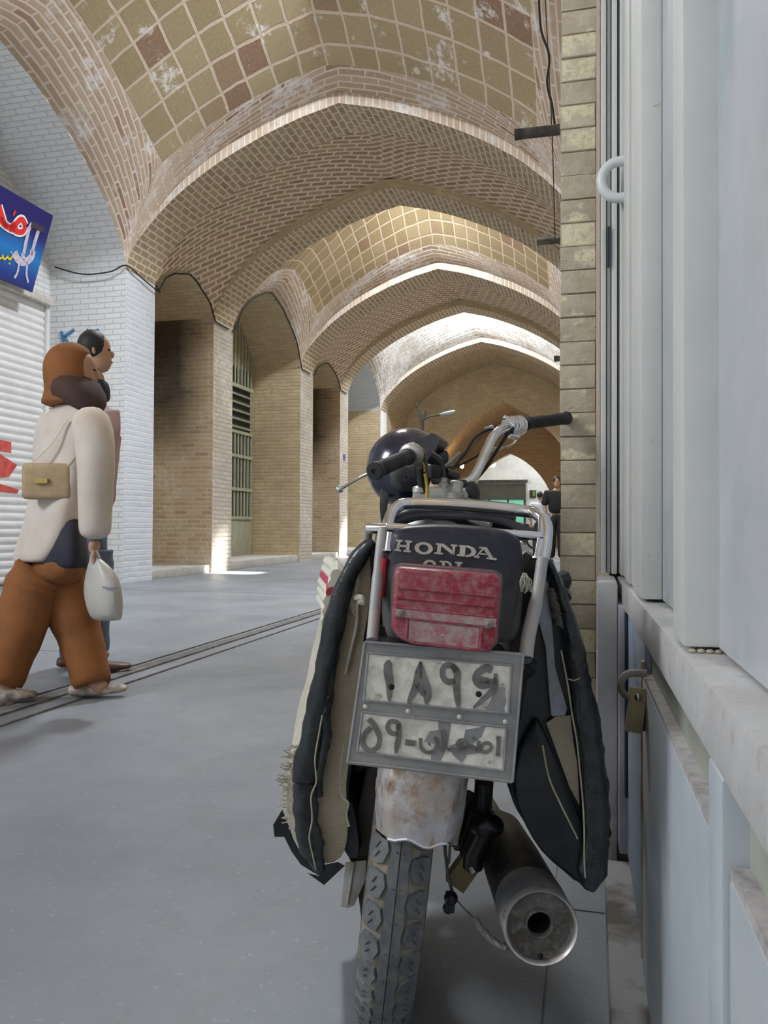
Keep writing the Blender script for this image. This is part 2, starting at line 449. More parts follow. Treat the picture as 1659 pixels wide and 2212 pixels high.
niche(16.15, 18.05, .45, M_wall, M_wall, 'wall_left')
niche(18.7, 21.8, 1.05, M_wall, M_whiteb, 'wall_left')
# right hand side: plain flush wall behind the column
mb = MB(); mb.box((.15, 14.3, 3.2), (.5, 21.5, 6.4)); mb.box((0.60, .15, 3.2), (.5, 6.9, 6.4)); mb.box((.2, 3.57, 3.2), (.6, .02, 6.4)); struct(mb.build('wall_right', [M_wall], fix=False))
# outer shell that closes the roof over the arches (brick extrados)
mb = MB()
for y0, y1 in ((3.6, 4.35), (9.05, 9.75), (11.5, 12.2), (15.4, 16.15), (18.05, 18.7), (21.8, 22.5)):
    mb.box((XC, (y0+y1)/2, 6.35), (5.9, y1-y0, 1.0))
struct(mb.build('ceiling', [M_wall], fix=False))

# wall with the low arch at the end of the nave, passage behind it, white end wall
def openwall(y, th, cx, half, zs, rise, name, m, x0=-7, x1=.3, zt=6.6, msoff=None):
    mb = MB(); A = archpts(y, cx, half, zs, rise); B = archpts(y+th, cx, half, zs, rise)
    A = [Vector((cx-half, y, 0))] + A + [Vector((cx+half, y, 0))]; B = [Vector((cx-half, y+th, 0))] + B + [Vector((cx+half, y+th, 0))]
    for P, yy in ((A, y), (B, y+th)):
        vs = [Vector((x0, yy, 0)), Vector((x0, yy, zt)), Vector((x1, yy, zt)), Vector((x1, yy, 0))] + list(reversed(P))
        mid = len(P)//2
        for i in range(len(P)-1):
            a, b = P[i], P[i+1]
            top_a = Vector((x0 if i < 1 else a.x, yy, zt)); top_b = Vector((b.x, yy, zt))
            if i == 0: mb.quad(Vector((x0, yy, 0)), Vector((a.x, yy, 0)), Vector((a.x, yy, zt)), Vector((x0, yy, zt)), 0)
            elif i == len(P)-2: mb.quad(Vector((b.x, yy, 0)), Vector((x1, yy, 0)), Vector((x1, yy, zt)), Vector((b.x, yy, zt)), 0)
            else: mb.quad(a, b, top_b, Vector((a.x, yy, zt)), 0)
    strip(mb, A, B, 1, 0, th)
    return struct(mb.build(name, [m, msoff or m], fix=False, ang=30))
# short bay between E and the low arch
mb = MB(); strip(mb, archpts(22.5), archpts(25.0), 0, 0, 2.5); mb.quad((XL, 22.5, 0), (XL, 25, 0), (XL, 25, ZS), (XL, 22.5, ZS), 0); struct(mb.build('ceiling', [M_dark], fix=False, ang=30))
openwall(25.0, .5, -2.66, 2.12, 2.35, 2.25, 'wall_back', M_wall, msoff=M_soff)
mb = MB(); cx2, h2 = -2.66, 2.3
A, B = archpts(25.5, cx2, h2, 2.4, 2.35), archpts(30.0, cx2, h2, 2.4, 2.35); strip(mb, A, B, 0, 0, 4.5)
for x in (cx2-h2, cx2+h2): mb.quad((x, 25.5, 0), (x, 30, 0), (x, 30, 2.4), (x, 25.5, 2.4), 0)
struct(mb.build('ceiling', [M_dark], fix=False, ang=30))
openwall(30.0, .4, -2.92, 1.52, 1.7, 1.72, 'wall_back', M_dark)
mb = MB(); mb.box((-2.9, 33.1, 2.5), (7, .2, 5)); mb.box((-6.0, 31.7, 2.5), (.2, 2.7, 5)); mb.box((.3, 31.7, 2.5), (.2, 2.7, 5)); mb.box((-2.9, 31.7, 5.0), (7, 3, .2))
struct(mb.build('wall_back', [M_plaster]))

# floor
mb = MB(); mb.box((-3.2, 15, -.1), (7.8, 40, .2)); struct(mb.build('floor', [M_floor]))
# gutter: sunken looking strip between two kerb joints
def gx(z, y): return z
mb = MB(); mb.box((-2.235, 13, .004), (.07, 24, .008)); mb.box((-2.09, 13, .003), (.012, 24, .006)); mb.box((-2.32, 13, .003), (.012, 24, .006)); struct(mb.build('trim_7', [M_groove]))
# slab joints, hairline
mb = MB()
for y in (4.1, 8.2): mb.box((-4.1, y, .0008), (2.8, .003, .0016))
for y in (1.16, 1.62): mb.box((-.06, y, .0008), (.17, .002, .0016))
mb.box((-.072, 3, .0008), (.0025, 5, .0016))
struct(mb.build('trim_8', [M_groove]))
# stone thresholds in the niches
mb = MB()
mb.box((-6.28, 10.62, .06), (1.1, 1.75, .12)); mb.box((-6.22, 13.8, .07), (.98, 3.2, .14)); mb.box((-6.28, 17.1, .06), (1.1, 1.9, .12)); mb.box((-6.22, 20.2, .07), (.98, 3.1, .14))
struct(mb.build('trim_9', [M_stone], bevel=.01))
# ------------------------------------------------------------------ right hand side: brick column, metal shopfront
CAB = Matrix.Rotation(radians(1.0), 4, 'Z')          # the shopfront stands very slightly askew to the nave
M_mpaint = pm('pale_grey_green_paint', (.60, .61, .58), (.66, .66, .63), .55, scale=5, c3=(.42, .36, .28), s3=28, lo3=.66, hi3=.74, bump=.06, bscale=60)
M_mpaint2 = pm('bluish_grey_paint', (.40, .44, .48), (.47, .51, .54), .5, scale=4, c3=(.40, .30, .22), s3=14, lo3=.70, hi3=.78, bump=.05, bscale=40)
M_sill = pm('dusty_sill_paint', (.43, .42, .415), (.52, .52, .52), .7, scale=9, c3=(.36, .32, .28), s3=40, lo3=.56, hi3=.7, bump=.2, bscale=70)
M_rust = pm('rusty_edge', (.36, .22, .10), (.50, .44, .36), .8, scale=20, bump=.2)
M_ledge = pm('dusty_ledge', (.45, .42, .42), (.30, .28, .28), .9, scale=60, bump=.4)
def glassmat():
    t = NT('dusty_glass'); t.base((.42, .50, .50)); t.b.inputs['Transmission Weight'].default_value = .35
    o = t.obj(); return t.fin(t.ramp(t.noise(o, 8), .3, .7, (.2, .2, .2, 1), (.5, .5, .5, 1)), 0, .5)
M_glass = glassmat()
M_dkgap = pm('dark_gap', (.02, .03, .05), None, .8)
# brick column with uneven front
mb = MB(); random.seed(3)
x0, x1, yf, yb = -.0745, .010, 2.10, 2.75
z = 0.0
while z < 6.4:
    h = .0605; kk_ = random.choice((0, 0, 1, 2, 2)); dx = random.uniform(-.0022, .0022); dy = random.uniform(-.002, .003)
    mb.box(((x0+x1)/2 + dx - .001, (yf+yb)/2 + dy, z + h/2), (x1-x0+.003, yb-yf, h-.0025 + random.uniform(-.0015, .0015)))
    for q_ in range(len(mb.M)-6, len(mb.M)): mb.M[q_] = kk_
    z += h
def colmat(k0, k1, amt):
    t = NT('pale_column_brick'); o = t.obj(); mp = t.n('ShaderNodeMapping'); mp.inputs['Scale'].default_value = (1, 1, 1.6); t.l(o, mp.inputs[0])
    a = t.noise(mp.outputs[0], 16, 6, .65); b = t.noise(mp.outputs[0], 9, 3, .5); c3 = t.noise(o, 60, 5, .7)
    c = t.mix(t.ramp(a, .38, .62), k0, k1); c = t.mix(t.math('MULTIPLY', t.ramp(b, amt, amt+.06), t.ramp(c3, .40, .52)), c, (.80, .71, .49))
    t.base(c); t.bump(t.math('ADD', a, t.math('MULTIPLY', c3, .6)), .8, .010); return t.fin(.9, 0, .2)
struct(mb.build('wall_right', [colmat((.50, .42, .31), (.60, .52, .40), .60), colmat((.56, .49, .36), (.68, .60, .44), .40), colmat((.46, .39, .29), (.55, .47, .36), .53)], bevel=.003, seg=2))
mb = MB(); mb.box(((x0+x1)/2+.001, (yf+yb)/2+.004, 3.2), (x1-x0-.003, yb-yf-.008, 6.4)); struct(mb.build('wall_right', [pm('column_mortar', (.55, .47, .37), (.48, .41, .32), .9, scale=20, bump=.5)]))
mb = MB(); mb.box((.0145, 2.42, 3.2), (.008, .66, 6.4)); struct(mb.build('wall_right', [pm('pinkish_plaster', (.50, .41, .34), (.56, .48, .42), .9, scale=9, bump=.3)]))
# whitish plaster return between column and shopfront
mb = MB(); mb.box((.034, 1.98, .31), (.045, .24, .62)); struct(mb.build('wall_right', [pm('stained_plaster', (.66, .65, .66), (.46, .42, .38), .9, scale=9, lo=.5, hi=.72, bump=.5, bscale=30)], bevel=.01))
# low kerb under the shopfront
mb = MB(); mb.box((.072, .86, .025), (.092, 1.8, .05)); struct(mb.build('baseboard_right', [pm('worn_kerb_concrete', (.36, .35, .34), (.13, .11, .09), .85, scale=3.2, lo=.5, hi=.58, bump=.5, bscale=40)], bevel=.008))

shop = empty('metal_shopfront', M=CAB)
tag(shop, 'pale grey painted steel shopfront with tall uprights, dusty sill and bluish lower door panels', 'shopfront')
XS = .0975
def cb(c, d, T=None): pass
# sill
mb = MB(); mb.box((XS+.12, 1.15, .5925), (.24, 2.9, .055)); mb.build('sill', [M_sill], shop, bevel=.006)
# uprights : (y near, y far, x face offset)
ups = [(.826, .91, .0, .047), (1.35, 1.51, .0, .033), (1.54, 1.68, .006, .03), (1.70, 1.80, .002, .03), (1.83, 1.95, .006, .03), (1.98, 2.14, .002, .03), (2.18, 2.40, .006, .03), (2.42, 2.56, .0, .03), (.10, .20, .0, .05)]
for (ya, yb_, off, w) in ups:
    mb = MB(); mb.box((XS+off+w/2+.002, (ya+yb_)/2, 2.12), (w, yb_-ya, 2.99)); u = mb.build('upright', [M_mpaint], shop, bevel=.004)
mb = MB()
for xa, xb2, yy in ((.0215, .034, 2.06), (.036, .045, 2.075), (.047, .060, 2.05), (.062, .075, 2.08)):
    mb2 = MB(); mb2.box(((xa+xb2)/2, yy+.05, 2.12), (xb2-xa, .10, 2.99), T=CAB.inverted()); mb2.build('outer_jamb', [M_mpaint], shop, bevel=.003)
# weld beads at the foot of the nearest upright
mb = MB()
for k in range(5): mb.sphere((XS+.010+.008*k, .823, .622), .0032, sc=(1.2, .8, .7), su=8, sv=6)
mb.build('weld_bead', [M_rust], shop)
M_pane = pm('greyish_lilac_panel', (.44, .46, .49), (.54, .55, .57), .4, scale=2.5, c3=(.36, .44, .46), s3=2.2, lo3=.5, hi3=.62, bump=.05)
# dusty panes between uprights, set back
for (ya, yb_) in ((.2, .826), (.91, 1.35)):
    mb = MB(); mb.box((XS+.038, (ya+yb_)/2, 2.12), (.006, yb_-ya+.02, 2.99)); mb.build('pane', [M_pane], shop)
mb = MB(); mb.box((XS+.16, 1.2, 2.1), (.02, 2.8, 3.0)); mb.build('back_panel', [M_mpaint2], shop)
mb = MB(); mb.box((XS+.05, 1.2, 3.68), (.10, 2.8, .14)); mb.build('head_rail', [M_mpaint], shop, bevel=.004)
# slots on the far uprights
mb = MB(); mb.box((.040, 2.047, atY(1310, 535, 2.05).z), (.006, .006, .10), T=CAB.inverted()); mb.build('slot', [M_dkgap], shop)
# round pull handle (half ring) on the far uprights
hy = 1.97
R_ = .043; HZ = atY(1320, 397, 1.97).z
pts = [Vector((XS-.001 - R_*.95*sin(a), hy-.02, HZ + R_*cos(a))) for a in [pi*k/14 for k in range(15)]]
pts = [Vector((XS+.03, hy-.02, HZ+R_))] + pts + [Vector((XS+.03, hy-.02, HZ-R_))]
MB().tube(pts, .012, 14).build('pull_handle', [pm('white_gloss_paint', (.68, .70, .70), None, .35)], shop)
# lower part : recessed strip and door leaves
mb = MB(); mb.box((XS+.032, 1.15, .537), (.03, 2.9, .06)); mb.build('recessed_strip', [pm('greenish_dusty_strip', (.36, .38, .32), (.28, .29, .24), .7, scale=6)], shop)
mb = MB(); mb.box((XS+.022, .99, .507), (.036, .67, .008)); mb.build('ledge', [M_ledge], shop)
mb = MB(); mb.box((XS+.022, .33, .507), (.036, .52, .008)); mb.build('ledge', [M_ledge], shop)
mb = MB(); mb.box((XS+.018, .994, .278), (.03, .676, .452)); mb.build('door_leaf', [M_mpaint2], shop, bevel=.003)
mb = MB(); mb.box((XS+.018, .33, .278), (.03, .52, .452)); mb.build('door_leaf', [M_mpaint2], shop, bevel=.003)
mb = MB(); mb.box((XS+.014, .624, .31), (.030, .058, .515)); mb.build('stile', [M_mpaint2], shop, bevel=.003)
mb = MB(); mb.box((XS+.004, 1.337, .30), (.006, .018, .46)); mb.build('rusty_edge_strip', [M_rust], shop, bevel=.0015)
mb = MB(); mb.box((XS+.022, 1.75, .31), (.03, .8, .51)); mb.build('door_leaf', [pm('blue_grey_paint', (.26, .34, .48), (.38, .42, .50), .5, scale=4)], shop, bevel=.003)
mb = MB(); mb.box((XS+.004, 1.77, .37), (.006, .03, .38)); mb.build('gap_line', [M_dkgap], shop)
mb = MB(); mb.box((XS+.006, 1.93, .31), (.03, .28, .52)); mb.build('stile', [pm('lilac_grey_paint', (.50, .50, .56), (.42, .41, .46), .6, scale=7)], shop, bevel=.003)
# hasp staple and padlock
lp = CAB.inverted() @ atY(1350, 1476, 1.12)
mb = MB(); ly = 1.285
ring = [Vector((XS+.004 - .018 + .018*cos(a)*1.0 , ly, .500 + .019*sin(a))) for a in [pi*.5 + (pi*1.0)*k/14 for k in range(15)]]
ring = [Vector((XS+.006, ly, .519))] + ring + [Vector((XS-.006, ly, .481))]
mb.tube(ring, .0062, 10, flat=.8); mb.build('hasp_staple', [pm('painted_hasp', (.42, .40, .38), (.32, .27, .22), .7, scale=40)], shop)
lock = empty('padlock', M=CAB @ Matrix.Translation((XS-.0105, ly-.010, .466)) @ Matrix.Rotation(radians(7), 4, 'Y'))
tag(lock, 'brass bar padlock with steel pin head hanging from the hasp of the shopfront door', 'padlock')
mb = MB(); mb.box((0, -.002, 0), (.0245, .014, .066)); mb.build('body', [pm('worn_brass', (.40, .32, .17), (.52, .43, .26), .42, .35, scale=30, bump=.1)], lock, bevel=.0012)
mb = MB(); mb.sphere((0, -.0095, .021), .0062, sc=(1, .8, 1)); mb.build('shackle_pin', [pm('steel_pin', (.55, .55, .54), None, .22, .9)], lock)
mb = MB(); mb.box((.014, .006, -.004), (.004, .02, .05)); mb.build('side_plate', [pm('dark_brass_side', (.05, .035, .02), None, .5, .5)], lock)

# ------------------------------------------------------------------ pipes out of the right wall, wires
M_pipe = pm('dark_clay_pipe', (.035, .035, .035), (.10, .09, .08), .8, scale=12)
for (px, py, Y, r, lab) in ((1112, 291, 5.2, .036, 'dark pipe stub jutting from the right wall, the highest and nearest one'),
                       (1160, 522, 7.6, .036, 'dark pipe stub jutting from the right wall below the fan vault'),
                       (1197, 775, 12.0, .045, 'small dark pipe stub low on the right wall, seen beside the column edge')):
    e = atY(px, py, Y); mb = MB()
    T = Matrix.Translation(e) @ Matrix.Rotation(pi/2, 4, 'Y')
    L = XR - e.x + .06
    mb.lathe([(r*.72, .02), (r*.72, 0), (r, 0), (r, .03), (r*.93, .05), (r*.93, L)], 20, 0, T=T)
    o = mb.build('pipe_stub', [M_pipe]); tag(o, lab, 'pipe', 'pipe stubs in the right wall')
def wire(pts, r, lab, cat='cable', n=8, mat=None):
    mb = MB(); mb.tube(bez(pts, n), r, 6); o = mb.build('hanging_cable', [mat or M_cable]); return tag(o, lab, cat)
wire([atY(1163, -40, 5.2), atY(1168, 60, 5.2), atY(1186, 120, 5.2), atY(1182, 180, 5.2), atY(1192, 225, 5.2), atY(1199, 275, 5.2)], .008, 'black cable hanging down beside the brick column to the highest pipe stub')
wire([atY(1176, -40, 5.3), atY(1184, 120, 5.3), atY(1193, 300, 5.3), atY(1199, 520, 5.3)], .0035, 'thin grey wire running straight down past the pipe stubs beside the column')
# cable lines clipped along the spring line of the left piers
mb = MB()
pl = [(-6.7, 9.0, 4.05), (-6.3, 9.0, 3.93), (-5.9, 9.0, 3.93), (-5.68, 9.02, 4.0), (-5.66, 9.35, 3.94), (-5.66, 9.8, 3.88), (-5.75, 9.85, 4.0)]
wire(pl, .009, 'thin dark cable clipped along the top of the white painted pier')
def bay_cable(y0, y1, lat, lab, up=.05):
    pts = []
    yc, b = (y0+y1)/2, (y1-y0)/2
    for k in range(13):
        t = -1 + 2*k/12; pts.append(Vector((XL+.02, yc + b*t, ZS - .02 + lat*prof(t) + random.uniform(-.012, .012))))
    wire([(XL+.02, y0-.12, ZS-.055)] + pts + [(XL+.02, y1+.12, ZS-.055), (XL+.02, y1+.5, ZS-.06)], .012, lab, n=3)
bay_cable(9.85, 11.5, .45, 'dark cable following the small pointed arch over the sooty recess')
bay_cable(12.25, 15.4, 1.05, 'dark cable following the pointed arch over the nearer green grille door')
bay_cable(16.2, 18.0, .40, 'dark cable following the narrow arch between the third and fourth piers')

# ------------------------------------------------------------------ green steel grille doors in the niches
M_green = pm('olive_green_steel', (.33, .34, .25), (.41, .41, .31), .6, scale=6, c3=(.25, .2, .14), s3=20, lo3=.64, hi3=.75)
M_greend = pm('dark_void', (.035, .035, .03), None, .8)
def griddoor(y0, y1, rise, lab):
    xb = -6.78; yc, b = (y0+y1)/2, (y1-y0)/2
    r = empty('grille_door', (xb, yc, .14)); tag(r, lab, 'door', 'green grille doors in the left niches')
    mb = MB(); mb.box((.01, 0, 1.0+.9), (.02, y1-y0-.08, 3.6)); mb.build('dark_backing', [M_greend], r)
    mb = MB(); mb.box((.05, 0, .36), (.04, y1-y0-.1, .72)); mb.build('kick_panel', [M_green], r, bevel=.006)
    mb = MB()
    n = int((y1-y0)/.16)
    for k in range(n+1):
        y = -b+.08 + k*(2*b-.16)/n
        mb.box((.06, y, 1.56), (.03, .05, 1.68))
    mb.build('vertical_bars', [M_green], r)
    for z in (.74, 1.30, 1.95, 2.42): 
        mb = MB(); mb.box((.075, 0, z), (.04, y1-y0-.1, .06)); mb.build('cross_rail', [M_green], r)
    for k in range(5):
        mb = MB(); mb.box((.07, 0, 2.52+k*.16), (.04, y1-y0-.1, .035), rot=Matrix.Rotation(.4, 3, 'Y')); mb.build('louvre_slat', [M_green], r)
    mb = MB(); mb.box((.07, 0, 3.32), (.05, y1-y0-.1, .07)); mb.build('transom', [M_green], r)
    mb = MB()
    for k in range(n+1):
        y = -b+.1 + k*(2*b-.2)/n; zt = ZS-.14 + rise*prof(y/b)
        mb.box((.06, y, (3.35+zt)/2), (.03, .045, zt-3.35))
    mb.build('fanlight_bars', [M_green], r)
griddoor(12.25, 15.35, 1.05, 'olive green grille door with louvres in the bright niche right of the first buff pier')
griddoor(18.75, 21.75, 1.05, 'olive green grille door in the farther niche, seen just left of the helmet')
# small blue number plate on the far pier
mb = MB(); mb.box((XL+.012, 18.38, 2.37), (.02, .12, .12)); tag(mb.build('wall_plaque', [pm('plaque_blue', (.10, .12, .42), None, .5)]), 'tiny dark blue plaque on the far narrow pier', 'plaque')

# ------------------------------------------------------------------ left niche : roller shutter, sign, graffiti
XBK = -6.78
st = atX(97, 655, XBK+.05)
M_shut = pm('white_slat_enamel', (.74, .74, .74), (.66, .66, .68), .45, scale=3)
sh = empty('roller_shutter', (XBK, st.y, 0)); tag(sh, 'white slatted roller shutter with red lettering under the blue sign', 'shutter')
W_ = 2.9; zt = st.z
def slat_profile():
    P = []; z = 0.02
    while z < zt - .1:
        for a, dz in ((0, 0), (.016, .02), (.02, .045), (.016, .07), (0, .085)): P.append((.03+a, z+dz))
        z += .095
    return P
P = slat_profile(); mb = MB()
mb.grid([[Vector((x, 0, z)) for (x, z) in P], [Vector((x, -W_, z)) for (x, z) in P]], 0, None, True); mb.build('slat_curtain', [M_shut], sh)
mb = MB(); mb.box((.05, .03, zt/2), (.07, .05, zt)); mb.build('guide_rail', [M_shut], sh, bevel=.005)
mb = MB(); mb.box((.06, -W_/2, zt+.02), (.16, W_+.1, .10)); mb.build('lintel', [pm('cream_lintel', (.66, .64, .58), (.5, .46, .4), .7, scale=8)], sh, bevel=.008)
# red painted lettering strokes on the slats (partly visible)
M_redp = pm('red_shutter_paint', (.52, .05, .045), (.62, .12, .1), .5, scale=12)
mb = MB()
def onshut(px, py): 
    p = atX(px, py, XBK+.058); return (p.y - st.y, p.z)
for poly in ([(-260, 930), (-120, 925), (25, 955), (25, 978), (-120, 955), (-260, 960)], [(-200, 965), (0, 980), (38, 1005), (20, 1030), (-40, 1035), (-200, 1010)], [(-200, 1035), (0, 1045), (42, 1058), (38, 1066), (0, 1062), (-200, 1060)]):
    q = [onshut(*p) for p in poly]; mb.prism(q, lambda a, b, h: Vector((h, a, b)), .052, .0545)
mb.build('red_lettering', [M_redp], sh)

def stroke(mb, pts, w, fn, h0, h1, m=0, n=6, taper=None, smoothc=True):
    """flat ribbon along a polyline in a plane, raised from h0 to h1"""
    P = [Vector((p[0], p[1], 0)) for p in pts]
    if smoothc and len(P) > 2: P = bez(P, n)
    Lq, Rq = [], []
    for i, p in enumerate(P):
        t = P[min(i+1, len(P)-1)] - P[max(i-1, 0)]; t.normalize(); nn = Vector((-t.y, t.x, 0))
        k = i/(len(P)-1); ww = (w if taper is None else lerpt(taper, k)*w)/2
        Lq.append(p + nn*ww); Rq.append(p - nn*ww)
    vs = []
    for h in (h0, h1):
        for a, b in zip(Lq, Rq): vs += [fn(a.x, a.y, h), fn(b.x, b.y, h)]
    n_ = len(P); fs = []
    for i in range(n_-1):
        a, b, c, d = 2*i, 2*i+1, 2*i+3, 2*i+2; o = 2*n_
        fs += [(a, b, c, d), (a+o, d+o, c+o, b+o), (a, d, d+o, a+o), (b, b+o, c+o, c)]
    o = 2*n_; fs += [(0, o, o+1, 1), (2*n_-2, 2*n_-1, o+2*n_-1, o+2*n_-2)]
    return mb.add(vs, fs, m)
# sign: its own plane through three points, slightly tipped out at the top
ys = atX(70, 630, XBK+.30).y
c_br = atY(70, 632, ys); c_tr = atY(115, 466, ys + .0)
up_ = (c_tr - c_br); lf = Vector((0, -1, .0))
sign = empty('shop_sign', c_br); tag(sign, 'blue printed shop banner with red Persian lettering and a silver figure above the shutter', 'sign')
SW = 2.4
def sg(u, v, h=0.0):    # u: px-like metres to the left, v: 0 bottom..1 top
    return lf*u + up_*v + lf.cross(up_).normalized()*(-h)
def signmat():
    t = NT('blue_banner_print'); uv = t.uv(); sx = t.n('ShaderNodeSeparateXYZ'); t.l(uv, sx.inputs[0])
    r = t.n('ShaderNodeValToRGB'); cr = r.color_ramp; cr.elements[0].position = 0; cr.elements[0].color = (.01, .012, .11, 1); cr.elements[1].position = 1; cr.elements[1].color = (.012, .01, .14, 1)
    e = cr.elements.new(.45); e.color = (.01, .20, .58, 1); e = cr.elements.new(.2); e.color = (.01, .05, .3, 1); e = cr.elements.new(.72); e.color = (.012, .015, .16, 1)
    t.l(t.math('ADD', sx.outputs[1], t.math('MULTIPLY', t.noise(uv, 2.5, 3), .12)), r.inputs[0]); t.base(r.outputs[0]); return t.fin(.4)
mb = MB(); P = []; U = []
for k in range(2):
    row = [sg(SW*i/8, k) for i in range(9)]; P.append(row); U.append([(SW*i/8, k) for i in range(9)])
mb.grid(P, 0, U, False); mb.grid([[p + lf.cross(up_).normalized()*.02 for p in r] for r in P], 0, U, False)
mb.build('banner', [signmat()], sign, fix=False)
# measured place of a pixel on the banner
N_ = lf.cross(up_).normalized(); 
def uvs(px, py):
    d = ray(px, py); q = c_br; tt = (q - CPOS).dot(N_)/d.dot(N_); p = CPOS + d*tt - q
    v = p.dot(up_ - lf*up_.dot(lf))/(up_ - lf*up_.dot(lf)).length_squared
    u = (p - up_*v).dot(lf); return (u, v)
if N_.dot(CPOS - c_br) < 0: SGN = -1
else: SGN = 1
def sgn(u, v, h): return lf*u + up_*v + N_*SGN*h
mb = MB()
word = [[(54, 487), (47, 474), (38, 478), (30, 492), (36, 500), (48, 500), (54, 488)], [(30, 492), (26, 480)], [(30, 494), (24, 494), (22, 484)], [(24, 494), (16, 490), (8, 482), (2, 462), (-3, 445)], [(16, 490), (4, 480), (2, 468)], [(-3, 480), (-10, 450), (-14, 430)], [(-3, 478), (-20, 470), (-34, 478), (-40, 450)], [(-44, 478), (-70, 470), (-80, 440), (-64, 430)], [(-90, 470), (-110, 462), (-118, 430)]]
def segs(ws, w, h0, h1, m, mb):
    for s_ in ws:
        P = [uvs(*p) for p in s_]; stroke(mb, [(a*1.0, b*up_.length) for a, b in P], w, lambda x, y, h: sgn(x, y/up_.length, h), h0, h1, m)
segs(word, .105, .004, .007, 0, mb); mb.build('letter_outline', [pm('white_print', (.85, .85, .86), None, .5)], sign)
mb = MB(); segs(word, .062, .008, .010, 0, mb); segs([[(28, 458), (31, 461)]], .06, .008, .010, 0, mb); mb.build('red_letters', [pm('red_print', (.75, .03, .03), None, .5)], sign)
mb = MB(); segs([[(26, 553), (20, 560), (14, 553)], [(14, 556), (8, 560), (4, 550)], [(4, 556), (-4, 558), (-10, 545), (-16, 556)], [(20, 568), (18, 570)], [(24, 544), (22, 546)]], .022, .006, .009, 0, mb); mb.build('yellow_letters', [pm('yellow_print', (.8, .62, .03), None, .5)], sign)
mb = MB(); segs([[(50, 548), (60, 500), (68, 482)], [(66, 552), (78, 510), (86, 488)]], .05, .005, .008, 0, mb)
segs([[(30, 545), (38, 560), (52, 566), (66, 556), (70, 540)], [(46, 556), (52, 552)]], .09, .005, .008, 0, mb); segs([[(40, 570), (36, 590), (30, 600)], [(58, 566), (56, 590), (60, 610)]], .03, .005, .008, 0, mb); mb.build('silver_figure', [pm('silver_print', (.66, .62, .74), (.45, .40, .55), .5, scale=30)], sign)
mb = MB(); segs([[(66, 484), (80, 490), (94, 498)]], .07, .0085, .010, 0, mb); mb.build('dark_figure_tip', [pm('dark_print', (.05, .04, .06), None, .5)], sign)
# graffiti strokes on the white face of the pier (y = 9.05)
mb = MB(); YG = 9.04
def gp(px, py): p = atY(px, py, YG); return (p.x, p.z)
for s_ in ([(132, 716), (137, 738)], [(160, 712), (137, 728)], [(139, 728), (148, 742)], [(187, 712), (196, 722)], [(213, 712), (200, 722), (196, 740)], [(196, 806), (199, 812), (203, 805), (206, 812)]):
    stroke(mb, [gp(*p) for p in s_], .035, lambda a, b, h: Vector((a, YG + h, b)), -.006, .008, 0, 3)
struct(mb.build('trim_10', [pm('blue_spray', (.06, .20, .42), None, .6)]))
# ------------------------------------------------------------------ motorcycle frame of reference
HD = radians(11); LN = radians(6)
BF = Vector((-sin(HD), cos(HD), 0)); BR0 = Vector((cos(HD), sin(HD), 0))
BU = (BR0*sin(LN) + Vector((0, 0, 1))*cos(LN)).normalized(); BR = BF.cross(BU).normalized()
wp = atY(858, 1910, .95); u0 = wp.z/BU.z
BO = wp - BF*.02 - BU*u0; BO.z = 0
BM = Matrix(((BR.x, BF.x, BU.x, BO.x), (BR.y, BF.y, BU.y, BO.y), (BR.z, BF.z, BU.z, BO.z), (0, 0, 0, 1)))
BI = BM.inverted(); CL = BI @ CPOS
def bk(px, py, f):
    """point of the motorcycle (right, forward, up) seen at a pixel, f metres ahead of its tail"""
    d = BI.to_3x3() @ ray(px, py); return CL + d*((f - CL.y)/d.y)
bike = empty('motorcycle', M=BM)
tag(bike, 'dusty black commuter motorcycle seen from behind, parked beside the metal shopfront', 'motorcycle')
M_chrome = pm('worn_chrome', (.74, .74, .76), (.60, .58, .56), .10, 1.0, scale=18, lo=.5, hi=.8, bump=.02, bscale=90)
M_chrome2 = pm('pitted_chrome', (.55, .53, .52), (.36, .31, .27), .34, .85, scale=30, bump=.12, bscale=90)
M_greyp = pm('dusty_grey_tube', (.36, .36, .38), (.46, .43, .38), .55, .2, scale=25)
M_blk = pm('black_paint_dusty', (.010, .010, .012), (.05, .046, .04), .32, scale=14, lo=.45, hi=.8, coat=.15)
M_seat = pm('black_vinyl_dusty', (.016, .017, .024), (.055, .055, .055), .42, scale=9, lo=.45, hi=.8, bump=.1, bscale=120)
M_seatd = pm('dusty_seat_side', (.05, .05, .05), (.14, .13, .115), .6, scale=16, bump=.1)
M_rub = pm('tyre_rubber_dusty', (.115, .125, .14), (.19, .19, .18), .75, scale=50, bump=.15, bscale=120)
M_rubd = pm('tyre_groove_dust', (.30, .26, .20), (.17, .15, .12), .9, scale=60, bump=.3, bscale=150)
M_rubs = pm('tyre_sidewall', (.045, .043, .04), (.09, .085, .075), .7, scale=30)
M_steel = pm('dirty_steel', (.30, .30, .30), (.18, .16, .13), .45, .7, scale=30)
M_alu = pm('cast_aluminium', (.56, .55, .53), (.40, .39, .36), .38, .75, scale=30, bump=.05)
M_redl = pm('red_lens_dusty', (.26, .012, .03), (.30, .06, .08), .38, scale=22, lo=.35, hi=.65, c3=(.33, .15, .155), s3=120, lo3=.44, hi3=.66, bump=.12, bscale=150)
M_rustc = pm('rust_stained_chrome', (.56, .56, .59), (.46, .40, .35), .42, .30, scale=20, lo=.40, hi=.58, c3=(.34, .22, .14), s3=34, lo3=.50, hi3=.64, bump=.8, bscale=22)

